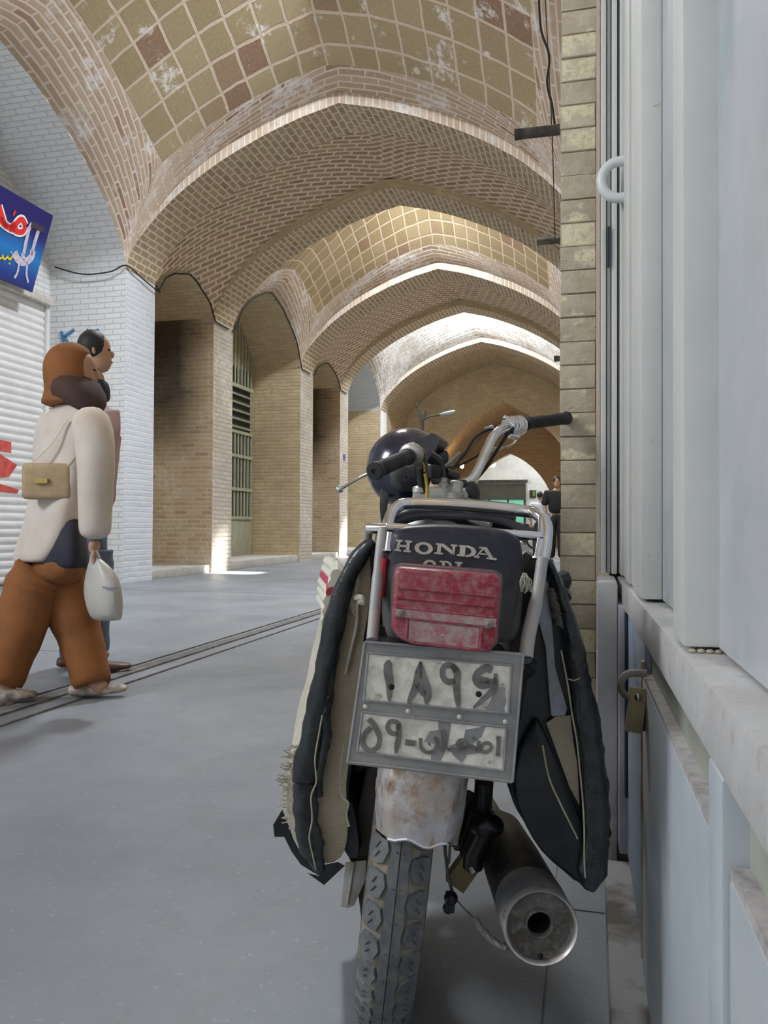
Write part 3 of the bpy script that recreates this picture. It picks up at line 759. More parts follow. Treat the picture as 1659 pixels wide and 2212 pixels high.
# ---- tyre: ribbon of hexagonal shoulder blocks either side of a split centre rib
WR, TR = .308, .037; AX = WR + .02
wheel = None
def tyre_pt(a, w, h=0.0, R=WR, f0=AX, uc=WR, tr=TR):
    """a: angle round the wheel (0 = rearmost, down positive), w: angle over the tread, h: height"""
    rr = (R - tr) + (tr + h)*cos(w)*1.0
    return Vector(((tr*1.08 + h)*sin(w), f0 - rr*cos(a), uc - rr*sin(a)))
def make_tyre(name, f0, parent, blocks=True, R=WR):
    mb = MB(); rings = []
    N = 96
    for i in range(N):
        a = 2*pi*i/N; rings.append([tyre_pt(a, w, 0, R, f0, R) for w in [radians(-125 + 250*k/20) for k in range(21)]])
    mb.loft(rings, 0, False, True, True, wrap=False)
    for q_ in range(len(mb.M)):
        if q_ % 20 < 4 or q_ % 20 >= 16: mb.M[q_] = 2
    if blocks:
        step = 2*pi/46
        for i in range(46):
            a0 = i*step
            for sd in (-1, 1):
                aa = a0 + (step/2 if sd > 0 else 0)
                # hexagon shoulder block
                hx = [(-.30, .36), (.02, .42), (.36, .34), (.47, 0), (.30, -.38), (-.02, -.43), (-.38, -.33), (-.47, 0)]
                for (h0, h1, sc, mm) in ((0, .0038, 1.0, 1),):
                    base = []; top = []
                    for (bw, ba) in hx:
                        w = radians(sd*(41 + bw*50)); a = aa + ba*step*1.06
                        base.append(tyre_pt(a, w, 0, R, f0, R)); w2 = radians(sd*(41 + bw*46)); a2 = aa + ba*step*.98
                        top.append(tyre_pt(a2, w2, h1, R, f0, R))
                    n = len(hx); vs = base + top
                    mb.add(vs, [tuple(range(n, 2*n))] + [(k, (k+1) % n, n+(k+1) % n, n+k) for k in range(n)], mm)
                # sipe scratches in the block
                for q in (-.12, .14):
                    c1 = tyre_pt(aa+(q-.1)*step, radians(sd*36), .0042, R, f0, R); c2 = tyre_pt(aa+(q+.10)*step, radians(sd*44), .0042, R, f0, R)
                    mb.tube([c1, c2], .0007, 4, 3)
        # centre ribs with zigzag outer edge, thin groove between
        for sd in (-1, 1):
            P = []
            for i in range(46*4+1):
                a = i*step/4; z = (0, .5, 1, .5)[(i + (2 if sd > 0 else 0)) % 4]
                we = radians(sd*(15.5 + 4*z)); wi = radians(sd*.9)
                P.append([tyre_pt(a, we, -.0005, R, f0, R), tyre_pt(a, we*.93, .0038, R, f0, R), tyre_pt(a, wi, .0038, R, f0, R), tyre_pt(a, wi, -.0005, R, f0, R)])
            mb.grid(P, 1, None, False)
            for i in range(46):
                a = i*step + (step/2 if sd < 0 else 0)*0
                mb.box(tyre_pt(a, radians(sd*5), .0042, R, f0, R), (.0016, .0016, .0016), 3)
    return mb.build(name, [M_rubd, M_rub, M_rubs, M_rubs], parent, fix=True, ang=30)
tyre = make_tyre('rear_tyre', AX, bike)
def wheelparts(f0, par, R=WR):
    T = Matrix.Translation((0, f0, R)) @ Matrix.Rotation(pi/2, 4, 'Y')
    mb = MB(); mb.lathe([(R-.058, -.026), (R-.052, -.024), (R-.060, -.012), (R-.064, 0), (R-.060, .012), (R-.052, .024), (R-.058, .026), (R-.068, 0), (R-.058, -.026)], 48, 0, T=T)
    mb.build('rim', [M_chrome], par)
    mb = MB(); mb.lathe([(.012, -.06), (.05, -.05), (.052, -.035), (.075, -.03), (.078, .03), (.03, .035), (.03, .05), (.012, .055)], 32, 0, T=T, cap=True); mb.build('hub', [M_alu], par)
    mb = MB()
    for k in range(36):
        a = 2*pi*k/36; sd = 1 if k % 2 else -1; b = a + (.5 if (k//2) % 2 else -.5)
        p0 = Vector((sd*.03, f0 + .05*cos(b), R + .05*sin(b))); p1 = Vector((0, f0 + (R-.062)*cos(a), R + (R-.062)*sin(a)))
        mb.tube([p0, p1], .0016, 5)
    mb.build('spokes', [M_steel], par)
wheelparts(AX, bike)

# ---- rear fender (bright, dented, rust stained flap at its end)
mb = MB(); rings = []
FR = WR + .035
ctrl = [(818, 1013, 1655, 0.000), (812, 1008, 1700, -.006), (810, 1000, 1760, -.010), (815, 988, 1812, -.006)]
fl = []
for k in range(13):
    t = k/12*3; i = min(int(t), 2); q = t-i
    l = [ctrl[i][j]*(1-q) + ctrl[i+1][j]*q for j in range(4)]
    row = []
    for j in range(15):
        s = -1 + 2*j/14
        px = (l[0]+l[1])/2 + s*(l[1]-l[0])/2
        py = l[2] + (s*14 if k > 0 else s*10) + (12 - 12*s*s if k == 12 else 0) + (6*sin(s*7) if k == 12 else 0)
        p = bk(px, py, l[3] - .012*(1-s*s) + .040*max(0, abs(s)-.72)**1.3*6)
        p += Vector((random.uniform(-.0006, .0006), random.uniform(-.0015, .0015)*(1 if 0 < k < 12 else 0), 0)); row.append(p)
    fl.append(row)
# continue up and over the wheel
top = fl[0]
over = []
for a in [radians(x) for x in (150, 130, 110, 92, 75, 62, 50, 40)]:
    row = []
    for j in range(15):
        s = -1 + 2*j/14; w = .055
        ff = AX + FR*cos(a) + .0; uu = WR + (FR)*sin(a) + .03 - .018*(abs(s)**3)*1.6
        row.append(Vector((top[j].x*(1.0 if a > 2 else 1.0) , ff*(1) if a < radians(145) else (ff*.6), max(uu, 0))))
    over.append(row)
over = list(reversed(over))
P = over + fl
mb.grid(P, 0, None, True); mb.grid([[p + Vector((0, .003, -.001)) for p in r] for r in P], 0, None, True)
mb.build('rear_fender', [M_rustc], bike, fix=False, ang=60)
mb = MB(); e = [bk(823 + 165*k/12, 1803 + 8*k/12 + 3*sin(k), -.012) for k in range(13)]
mb.tube([p + Vector((0, .001, 0)) for p in fl[-1]], .0022, 8); mb.build('fender_lip', [M_chrome], bike)

# ---- number plate
def quadmap(c, f):
    """bilinear map of the unit square onto a four-cornered outline in the plane f"""
    tl, tr, br_, bl = [bk(x, y, f) for x, y in c]
    nrm = (tr-tl).cross(bl-tl).normalized()
    if nrm.y > 0: nrm = -nrm
    def fn(u, v, h=0.0):
        return tl*(1-u)*(1-v) + tr*u*(1-v) + br_*u*v + bl*(1-u)*v + nrm*h
    return fn
PF = -.062
pc = [(786, 1384), (1131, 1411), (1108, 1693), (747, 1650)]
pl_ = quadmap(pc, PF)
M_plf = pm('grey_plate_frame', (.25, .25, .255), (.35, .34, .33), .6, .3, scale=20, bump=.1, bscale=60)
M_plp = pm('worn_plate_face', (.52, .49, .41), (.80, .77, .69), .45, .1, scale=60, lo=.32, hi=.58, c3=(.30, .28, .24), s3=34, lo3=.60, hi3=.68, bump=.1, bscale=60)
M_dig = pm('grey_embossed_digit', (.13, .125, .115), (.21, .205, .19), .6, .2, scale=60)
mb = MB()
def rrect(x0, y0, x1, y1, r, n=4, ar=1.0):
    pts = []
    for cx, cy, a0 in ((x1-r, y1-r*ar, 0), (x0+r, y1-r*ar, 90), (x0+r, y0+r*ar, 180), (x1-r, y0+r*ar, 270)):
        for k in range(n+1):
            a = radians(a0 + 90*k/n); pts.append((cx + r*cos(a), cy + r*ar*sin(a)))
    return pts
mb.prism(rrect(0, 0, 1, 1, .015, ar=1.25), pl_, -.003, 0, 0); pb = mb.build('number_plate', [M_plf], bike)
def inv_plate(px, py):
    d = BI.to_3x3() @ ray(px, py); p = CL + d*((PF - CL.y)/d.y)
    u = v = .5
    for _ in range(30):
        q = pl_(u, v); e_ = p - q; du = (pl_(u+.01, v) - q)/.01; dv = (pl_(u, v+.01) - q)/.01
        u += e_.dot(du)/du.length_squared; v += e_.dot(dv)/dv.length_squared
    return (u, v)
# raised rims round the two light panels
def frame_ring(mb, c, w=6, h=.0022):
    P = [inv_plate(*p) for p in c]
    for k in range(4):
        a, b = P[k], P[(k+1) % 4]; mb.tube([pl_(a[0], a[1], h*.5), pl_(b[0], b[1], h*.5)], .0016, 6)
pan1 = [(795, 1410), (1104, 1437), (1098, 1541), (786, 1512)]
pan2 = [(783, 1538), (1093, 1571), (1087, 1664), (772, 1622)]
mb = MB()
for c in (pan1, pan2): mb.prism([inv_plate(*p) for p in c], pl_, .0002, .0010, 0)
mb.build('plate_panel', [M_plp], pb)
mb = MB()
for c in (pan1, pan2): frame_ring(mb, c)
for a, b in (((751, 1645), (1107, 1688)), ((788, 1387), (1130, 1414)), ((1130, 1414), (1107, 1688)), ((788, 1387), (751, 1645))):
    mb.tube([pl_(*inv_plate(*a), .001), pl_(*inv_plate(*b), .001)], .0016, 6)
mb.build('plate_rim', [M_plf], pb)
mb = MB()
ASP = 1.28
def dig(pts, w, taper=None, sm=True):
    P = [inv_plate(*p) for p in pts]
    stroke(mb, [(a, b/ASP) for a, b in P], w, lambda x, y, h: pl_(x, y*ASP, h), .001, .0030, 0, 5, taper, sm)
def pz(cx, cy): return (700 + cx/2.592, 1360 + cy/2.592)   # crop coordinates of the close-up -> photo
def D(pts, w, taper=None): dig([pz(*p) for p in pts], w, taper)
# 1
D([(360, 168), (358, 230), (368, 300), (366, 395)], .050, [(0, .25), (.15, 1), (.5, 1.1), (.8, .8), (1, .3)])
# 8 (inverted v)
D([(540, 178), (528, 250), (508, 330), (470, 410)], .045, [(0, .3), (.3, 1.1), (.8, .9), (1, .3)])
D([(540, 178), (556, 260), (580, 340), (572, 415)], .045, [(0, .3), (.3, .9), (.8, 1.1), (1, .3)])
D([(520, 300), (548, 345), (566, 360)], .035)
# 9
D([(738, 235), (715, 200), (672, 205), (664, 255), (690, 290), (735, 285)], .034)
D([(715, 196), (745, 240), (742, 320), (752, 430)], .042, [(0, .7), (.4, 1.1), (.8, 1), (1, .6)])
# 6
D([(940, 225), (905, 215), (862, 240), (850, 280), (880, 310), (930, 300)], .044)
D([(875, 275), (940, 290), (965, 275)], .034)
D([(960, 245), (955, 320), (900, 380), (835, 435)], .036, [(0, .6), (.4, 1.1), (.8, .8), (1, .3)])
# second line 59
D([(250, 498), (285, 540), (310, 600), (300, 655), (255, 675), (220, 640), (228, 585), (262, 545)], .030)
D([(415, 560), (412, 520), (372, 512), (355, 545), (378, 578), (415, 575)], .026)
D([(418, 525), (420, 590), (400, 690)], .036, [(0, .8), (.7, 1), (1, .4)])
D([(455, 628), (512, 634)], .034)
D([(540, 605), (545, 660), (580, 685), (625, 668), (632, 625), (615, 600)], .020)
D([(585, 640), (592, 636)], .022)
D([(660, 560), (668, 600), (672, 655), (650, 670)], .024)
D([(690, 668), (760, 668), (790, 650), (785, 620), (762, 616), (745, 640), (770, 660), (830, 655), (856, 668)], .020)
D([(850, 668), (905, 684), (936, 660), (922, 634), (890, 640), (875, 672)], .020)
D([(828, 600), (836, 604)], .02)
D([(975, 596), (976, 650), (972, 705)], .024)
D([(870, 665), (862, 640), (868, 620)], .018)
mb.build('plate_characters', [M_dig], pb)
# bare patches where the white has flaked off
mb = MB()
def patch(pts):
    P = [inv_plate(*pz(*p)) for p in pts]; mb.prism(P, pl_, .0008, .0013, 0)
patch([(985, 320), (1018, 322), (1012, 360), (1022, 400), (1008, 440), (1018, 470), (900, 455), (930, 400), (950, 350)])
patch([(640, 515), (712, 520), (700, 600), (690, 660), (655, 730), (598, 735), (600, 690), (620, 640), (560, 625), (590, 570), (640, 560)])
patch([(790, 560), (905, 540), (880, 600), (830, 640), (870, 690), (800, 700), (770, 745), (720, 700), (700, 650), (780, 620)])
mb.build('flaked_patches', [M_plf], pb)
M_riv = pm('pale_rivet', (.6, .58, .5), None, .5)
for p in ((232, 428), (470, 454), (757, 486), (1013, 512)):
    mb = MB(); mb.sphere(pl_(*inv_plate(*pz(*p)), .003), .0026, sc=(1, .4, 1), su=10, sv=6); mb.build('plate_rivet', [M_riv], pb)
for p in ((378, 318), (865, 358)):
    mb = MB(); mb.sphere(pl_(*inv_plate(*pz(*p)), .003), .0034, sc=(1, .3, 1), su=10, sv=6); mb.build('bolt_hole', [pm('hole_black', (.01, .01, .01), None, .9)], pb)

# ---- tail lamp
TF = -.058
tl_c = [(852, 1222), (1084, 1240), (1071, 1411), (844, 1384)]
tm = quadmap(tl_c, TF)
mb = MB()
outl = [(.06, 0), (.94, 0), (.985, .03), (1.0, .09), (1.0, .86), (.93, .985), (.87, 1.0), (.16, .985), (.07, .93), (.0, .80), (0, .09), (.015, .03)]
def scl(P, s, c=(.5, .5)): return [(c[0] + (x-c[0])*s, c[1] + (y-c[1])*s) for x, y in P]
rings = []
for s, h in ((1.03, -.070), (1.03, -.03), (1.0, -.012), (1.0, .004), (.985, .011), (.94, .015), (.90, .0155)):
    rings.append([tm(x, y, h) for x, y in scl(outl, s)])
mb.loft(rings, 0, True, True); lamp = mb.build('tail_lamp', [M_redl], bike, ang=50)
mb = MB()
for v in (.27, .40, .53, .66):
    mb.tube([tm(.05, v, .0155), tm(.95, v+.005, .0155)], .0019, 8)
mb.tube([tm(.15, .67, .0158), tm(.15, .93, .0158), tm(.20, .96, .0158), tm(.80, .96, .0158), tm(.84, .93, .0158), tm(.84, .67, .0158)], .0018, 8)
mb.build('lens_ribs', [M_redl], lamp)
M_dust = pm('dust_on_lens', (.40, .30, .285), (.36, .10, .12), .85, scale=90, lo=.42, hi=.66, c3=(.44, .37, .34), s3=200)
mb = MB(); mb.prism([(.03, .545), (.97, .55), (.97, .65), (.03, .645)], tm, .0156, .0175, 0); mb.build('lens_band', [M_dust], lamp)
mb = MB(); mb.prism([(.17, .68), (.82, .68), (.82, .955), (.17, .955)], tm, .0150, .0160, 0); mb.build('lens_panel', [M_dust], lamp)
mb = MB(); mb.prism(scl(outl, 1.045, (.5, .48)), tm, -.02, -.009, 0); mb.build('lamp_gasket', [M_rub], lamp)
for c in ((.085, .60), (.90, .625)):
    mb = MB(); mb.lathe([(.0048, 0), (.0048, .0012), (.0036, .0022), (.0006, .0024)], 16, 0, T=Matrix.Translation(tm(*c, .0172)) @ Matrix.Rotation(pi/2, 4, 'X')); mb.build('lens_screw', [pm('dusty_screw', (.30, .26, .24), (.2, .15, .14), .7, .3, scale=90)], lamp)
mb = MB(); random.seed(5)
mb.build if False else None

# ---- seat: rounded upright end with lettering, dust towards the bottom
seat_o = [(842, 1160), (850, 1146), (880, 1136), (960, 1133), (1060, 1140), (1108, 1152), (1128, 1175), (1134, 1240), (1130, 1320), (1120, 1372), (1090, 1392), (960, 1400), (850, 1392), (825, 1350), (826, 1260), (834, 1195)]
def dense(P, n=4): 
    q = [Vector((x, y, 0)) for x, y in P]; q = q[-1:] + q + q[:2]; out = []
    for i in range(1, len(q)-2):
        for k in range(n):
            t = k/n; p0, p1, p2, p3 = q[i-1], q[i], q[i+1], q[i+2]
            out.append(0.5*((2*p1) + (p2-p0)*t + (2*p0-5*p1+4*p2-p3)*t*t + (3*p1-p0-3*p2+p3)*t**3))
    return [(v.x, v.y) for v in out]
so_ = dense(seat_o)
SF = .012
base = [bk(x, y, SF) for x, y in so_]; cen = sum(base, Vector())/len(base)
rings = []
for s, f in ((.86, -.004), (.95, .0), (.985, .006), (1.0, .016), (1.02, .06), (1.06, .16), (1.10, .30), (1.04, .45), (.80, .60), (.6, .66)):
    drop = -.0 if f < .1 else -.10*(f-.1)
    rings.append([Vector((cen.x + (p.x-cen.x)*s, f + SF, (cen.z + (p.z-cen.z)*(s if f < .1 else min(s, 1)*(1-.3*f))) + (drop*.2 if f > .1 else 0))) for p in base])
mb = MB(); mb.loft(rings, 0, True, True)
def seatmat():
    t = NT('seat_vinyl'); o = t.obj(); sx = t.n('ShaderNodeSeparateXYZ'); t.l(o, sx.inputs[0])
    n1 = t.noise(o, 10, 6, .6); n2 = t.noise(o, 60, 5, .7)
    hgt = t.math('MULTIPLY_ADD', sx.outputs[2], -7.0, 4.75)     # dust settles on the lower part
    f = t.math('MULTIPLY', t.ramp(t.math('ADD', hgt, t.math('MULTIPLY', n1, .6)), .1, .9), .85)
    c = t.mix(f, (.014, .016, .028), (.165, .16, .145)); c = t.mix(t.math('MULTIPLY', t.ramp(n2, .55, .75), .3), c, (.10, .10, .10)); t.base(c); t.bump(n2, .1, .003)
    return t.fin(.42, 0, .5)
M_seatv = seatmat()
seat = mb.build('seat', [M_seatv], bike, ang=70)
# piping over the top edge of the seat
mb = MB(); mb.tube(bez([bk(850, 1128, .06), bk(900, 1114, .075), bk(1000, 1114, .075), bk(1080, 1124, .07), bk(1150, 1150, .05)], 6), .006, 8, flat=.6); mb.build('seat_piping', [M_seat], seat)
# lettering, slab serif, on the seat back
LF = SF - .0045
def lp_(x, y, h=0.0): return bk(720 + x/3.072, 1090 + y/3.072, LF - h)
M_let = pm('faded_letter_paint', (.58, .55, .48), (.44, .41, .36), .6, scale=50)
mb = MB()
def poly(P, h0=0.0, h1=.0012): mb.prism(P, lp_, h0, h1, 0)
def ell(cx, cy, rx, ry, hx, hy, rot=0.06, n=28, a0=0, a1=2*pi):
    for k in range(n):
        a, b = a0 + (a1-a0)*k/n, a0 + (a1-a0)*(k+1)/n; q = []
        for (rX, rY, an) in ((rx, ry, a), (rx, ry, b), (hx, hy, b), (hx, hy, a)):
            x, y = rX*cos(an), rY*sin(an); q.append((cx + x - y*rot, cy + y + x*rot*1.4))
        poly(q)
# H
poly([(416, 231), (462, 235), (460, 247), (447, 247), (438, 298), (452, 300), (449, 312), (404, 306), (407, 294), (418, 295), (428, 246), (413, 244)])
poly([(478, 236), (524, 240), (522, 252), (509, 252), (503, 304), (516, 306), (514, 318), (464, 313), (467, 300), (481, 301), (487, 250), (475, 249)])
poly([(438, 266), (492, 270), (490, 285), (436, 280)])
# O
ell(600, 290, 61, 41, 31, 25)
# N
poly([(682, 255), (733, 260), (808, 318), (805, 332), (788, 331), (716, 275), (712, 318), (730, 321), (728, 332), (670, 327), (672, 315), (687, 317), (693, 268), (680, 266)])
poly([(780, 263), (824, 267), (822, 279), (809, 279), (806, 333), (790, 331), (792, 277), (777, 275)])
# D
poly([(836, 268), (880, 272), (872, 346), (820, 340), (822, 328), (836, 329), (842, 281), (834, 280)])
ell(880, 309, 68, 39, 36, 25, n=16, a0=-pi/2, a1=pi/2)
# A
poly([(968, 279), (1020, 284), (1060, 352), (1085, 356), (1083, 370), (1014, 361), (1016, 350), (1032, 351), (998, 298), (958, 341), (972, 344), (970, 356), (932, 350), (935, 338), (948, 339), (988, 291), (968, 290)])
poly([(975, 322), (1018, 326), (1012, 336), (972, 332)])
# second line, tops showing above the lamp
ell(640, 402, 44, 36, 24, 20, n=20, a0=-pi, a1=-.2)
poly([(706, 372), (740, 374), (740, 404), (722, 404), (722, 384), (706, 383)])
ell(742, 404, 46, 32, 28, 18, n=12, a0=-pi/2, a1=0.0)
poly([(808, 378), (858, 382), (857, 394), (844, 394), (844, 410), (822, 410), (822, 391), (807, 390)])
mb.build('seat_lettering', [M_let], seat)
# red side of the number box just behind the left rack leg
mb = MB(); mb.tube([bk(829, 1205, .012), bk(823, 1290, .012)], .004, 8); mb.build('red_trim', [pm('red_trim_paint', (.40, .03, .04), None, .5)], bike)

# ---- luggage rack
rack = MB(); RT = .0075
loop = bez([bk(838, 1150, .035), bk(842, 1120, .05), bk(856, 1098, .07), bk(884, 1088, .08), bk(1000, 1092, .08), bk(1130, 1104, .075), bk(1162, 1112, .06), bk(1180, 1136, .045), bk(1178, 1180, .03), bk(1172, 1210, .02)], 6)
rack.tube(loop, .0078, 14); rk = rack.build('luggage_rack', [M_chrome], bike)
mb = MB(); mb.tube([bk(838, 1138, .03), bk(900, 1143, .03), bk(1050, 1150, .03), bk(1166, 1158, .03)], .0056, 12); mb.build('rack_crossbar', [M_chrome], rk)
mb = MB(); mb.tube(bez([bk(827, 1140, .03), bk(820, 1200, .02), bk(812, 1290, 0), bk(804, 1384, -.035)], 5), [.0062]*8+[.0070]*8, 12); mb.build('rack_leg', [M_greyp], rk)
mb = MB(); mb.tube(bez([bk(1172, 1205, .012), bk(1160, 1290, .0), bk(1142, 1372, -.02), bk(1136, 1420, -.03)], 5), [.0070]*6+[.0082]*10, 12); mb.build('rack_leg', [M_greyp], rk)
mb = MB(); mb.tube(bez([bk(826, 1143, .04), bk(806, 1139, .05), bk(797, 1144, .06), bk(792, 1180, .08), bk(784, 1240, .12)], 6), .0058, 10); mb.build('side_rail', [M_greyp], rk)
mb = MB(); mb.tube([bk(797, 1141, .048), bk(838, 1142, .035)], .0068, 12); mb.build('rack_joint', [M_chrome], rk)
for (a, b) in (((843, 1152), (838, 1192)), ((1168, 1166), (1158, 1208))):
    mb = MB(); mb.tube([bk(*a, .025), bk(*b, .016)], .0052, 12); mb.tube([bk(a[0]+(b[0]-a[0])*.96, b[1]-4, .016), bk(b[0], b[1], .0155)], .0072, 12)
    mb.build('rack_collar', [M_chrome], rk)
mb = MB(); mb.tube([bk(1170, 1120, .05), bk(1168, 1165, .03)], .0048, 10); mb.build('rack_strut', [M_chrome], rk)
# rack hidden brackets down to the plate and subframe
mb = MB(); mb.tube(bez([bk(1136, 1420, -.03), bk(1150, 1440, .02), bk(1120, 1470, .12)], 4), .008, 10); mb.tube(bez([bk(804, 1384, -.035), bk(830, 1420, .02), bk(850, 1470, .12)], 4), .007, 10)
mb.box(bk(940, 1440, .02), (.16, .10, .06)); mb.build('plate_bracket', [M_blk], bike)

# ---- black straps / folded tube lying across the seat between the bars
mb = MB(); mb.tube(bez([bk(846, 1128, .20), bk(900, 1110, .22), bk(960, 1105, .22), bk(990, 1112, .22)], 5), [.010]*8+[.013]*8, 10); mb.build('folded_strap', [M_seat], bike)
mb = MB(); mb.tube(bez([bk(990, 1098, .22), bk(1010, 1108, .20), bk(1080, 1116, .2), bk(1112, 1120, .2)], 5), [.012]*4+[.021]*11+[.018], 12); mb.build('folded_strap', [M_blk], bike)
mb = MB(); mb.tube([bk(1000, 1100, .19), bk(1020, 1118, .18), bk(1060, 1134, .17)], .008, 8); mb.build('strap_tie', [M_steel], bike)

# ---- exhaust
M_blackv = pm('soot_black', (.004, .004, .004), None, .95)
c0 = bk(1167, 2000, .02); c1 = bk(1064, 1770, .42)
ax = (c1-c0).normalized(); q = ax.to_track_quat('Z', 'Y').to_matrix().to_4x4(); T = Matrix.Translation(c0) @ q
Rm = .0425; L = (c1-c0).length
def muffmat():
    t = NT('muffler_dusty_black'); o = t.obj(); c = t.mix(t.ramp(t.noise(o, 9, 6, .65), .40, .66), (.035, .035, .035), (.17, .16, .135))
    c = t.mix(t.math('MULTIPLY', t.ramp(t.noise(o, 50, 5), .55, .7), .4), c, (.24, .22, .19)); t.base(c); return t.fin(.5, .2, .5)
mb = MB(); mb.lathe([(Rm, .045), (Rm*1.0, .10), (Rm*.97, L*.5), (Rm*.88, L*.8), (Rm*.55, L*.95), (.018, L*1.05), (.016, L*1.3)], 40, 0, T=T); mf = mb.build('muffler', [muffmat()], bike)
mb = MB(); mb.lathe([(Rm*1.02, .07), (Rm*1.035, .060), (Rm*1.03, .01), (Rm*1.0, .002)], 40, 0, T=T); mb.build('end_sleeve', [pm('tarnished_sleeve', (.25, .25, .26), (.36, .34, .31), .4, .5, scale=24, bump=.1)], mf)
mb = MB(); mb.lathe([(Rm*1.03, .007), (Rm*1.045, -.001), (Rm*1.0, -.007), (Rm*.97, -.006), (Rm*.935, -.002), (Rm*.925, .006)], 48, 0, T=T); mb.build('end_rim', [pm('polished_rim', (.80, .80, .80), (.62, .58, .52), .26, .8, scale=40)], mf)
mb = MB(); mb.lathe([(Rm*.93, .000), (Rm*.88, .010), (Rm*.80, .013), (Rm*.55, .012), (Rm*.42, .009), (Rm*.40, .003), (Rm*.36, .001), (Rm*.34, .004), (Rm*.32, .05)], 40, 0, T=T); mb.build('end_cap', [pm('sooty_end_cap', (.17, .155, .14), (.10, .085, .065), .7, .2, scale=30, c3=(.25, .24, .23), s3=90, lo3=.5, hi3=.66)], mf)
mb = MB(); mb.lathe([(Rm*.325, .012), (Rm*.32, .05), (.001, .052)], 24, 0, T=T); mb.build('outlet_bore', [M_blackv], mf)
mb = MB(); mb.sphere(bk(1167, 2066, .016), .0035, su=8, sv=6); mb.build('drain_hole', [M_blackv], mf)
# spring and thin wire, brake rod
mb = MB()
sp0, sp1 = bk(1025, 1984, .09), bk(1095, 2048, .07); N = 150; P = []
d_ = (sp1-sp0); a_ = d_.normalized().orthogonal().normalized(); b_ = d_.normalized().cross(a_)
sag = lambda t: Vector((0, 0, -.006*sin(pi*t)))
for k in range(N+1):
    t = k/N; an = 2*pi*22*t; P.append(sp0 + d_*t + sag(t) + (a_*cos(an) + b_*sin(an))*.0040)
mb.tube(P, .0012, 5); mb.build('return_spring', [M_alu], bike)
mb = MB(); mb.tube(bez([bk(988, 1946, .2), bk(1010, 1970, .15), bk(1025, 1984, .09)], 4), .0009, 5); mb.tube(bez([bk(1095, 2048, .07), bk(1130, 2070, .045), bk(1152, 2076, .03), bk(1163, 2086, .02), bk(1166, 2078, .016)], 4), .0012, 5); mb.build('spring_wire', [M_steel], bike)
mb = MB(); mb.tube(bez([bk(961, 1826, .22), bk(965, 1870, .22), bk(975, 1920, .21), bk(986, 1938, .2)], 5), .0026, 6); mb.tube(bez([bk(972, 1826, .22), bk(970, 1856, .22), bk(968, 1866, .22)], 4), .0022, 6); mb.build('brake_rod', [M_steel], bike)
mb = MB(); mb.box(bk(972, 1948, .21), (.014, .02, .022)); mb.sphere(bk(974, 1940, .2), .010); mb.sphere(bk(968, 1962, .21), .008); mb.build('brake_lever_joint', [M_blk], bike)
# shock absorbers, swing arm, axle nut
mb = MB(); mb.tube([bk(1046, 1685, .14), bk(1042, 1765, .16)], .0125, 14); mb.tube([bk(1045, 1765, .16), bk(1022, 1840, .19)], .020, 14); mb.build('right_shock', [M_blk], bike)
mb = MB(); mb.sphere(bk(1050, 1782, .145), .019, sc=(1.3, 1, .9)); mb.tube([bk(1050, 1782, .145), bk(1022, 1840, .18), bk(1022, 1872, .185)], .0145, 12); mb.build('shock_mount', [M_blk], bike)
mb = MB(); mb.tube([bk(1018, 1868, .175), bk(1026, 1880, .175)], .007, 6); mb.build('axle_nut', [M_chrome], bike)
mb = MB(); mb.tube([bk(985, 1820, .22), bk(1040, 1822, .2)], .011, 12); mb.tube([bk(1012, 1720, .2), bk(990, 1790, .22), bk(1030, 1860, .22)], .014, 10); mb.build('lower_mount', [M_blk], bike)
mb = MB()
for sd in (-1, 1): mb.tube([Vector((sd*.075, AX, WR)), Vector((sd*.085, .62, .34))], .014, 10)
mb.tube([Vector((-.08, .62, .34)), Vector((.08, .62, .34))], .016, 10); mb.build('swing_arm', [M_blk], bike)
mb = MB(); mb.tube([Vector((-.10, AX, WR)), Vector((.10, AX, WR))], .008, 8); mb.build('axle', [M_steel], bike)
mb = MB(); mb.tube([Vector((-.085, .30, .62)), Vector((-.088, .31, .34))], .018, 12); mb.build('left_shock', [M_blk], bike)
# foot peg with tan tag behind the brake rod
mb = MB(); mb.box(bk(1000, 1882, .42), (.035, .03, .05), rot=Matrix.Rotation(.5, 3, 'Y')); mb.build('foot_peg', [pm('tan_peg', (.33, .27, .13), (.2, .17, .1), .7, scale=20)], bike)
# left: dark chain case upper, silver lower panel
cc = [(790, 1660), (836, 1650), (842, 1690), (815, 1795), (795, 1960), (780, 1985), (768, 1880), (752, 1850)]
mb = MB(); mb.prism(cc[::-1], lambda x, y, h: bk(x, y, .10 + h), 0, .45, 0); mb.build('inner_mudguard', [pm('brown_black_guard', (.02, .017, .013), (.07, .06, .045), .45, scale=14)], bike, bevel=.004)
cc = [(746, 1862), (792, 1858), (790, 1900), (765, 1956), (752, 1962), (736, 1958)]
mb = MB(); mb.prism(cc[::-1], lambda x, y, h: bk(x, y, .085 + h), 0, .40, 0); mb.tube([bk(764, 1862, .083), bk(750, 1955, .083)], .0022, 6); mb.build('chain_case', [pm('pale_metal_case', (.46, .46, .45), (.34, .31, .26), .45, .4, scale=20)], bike, bevel=.006)

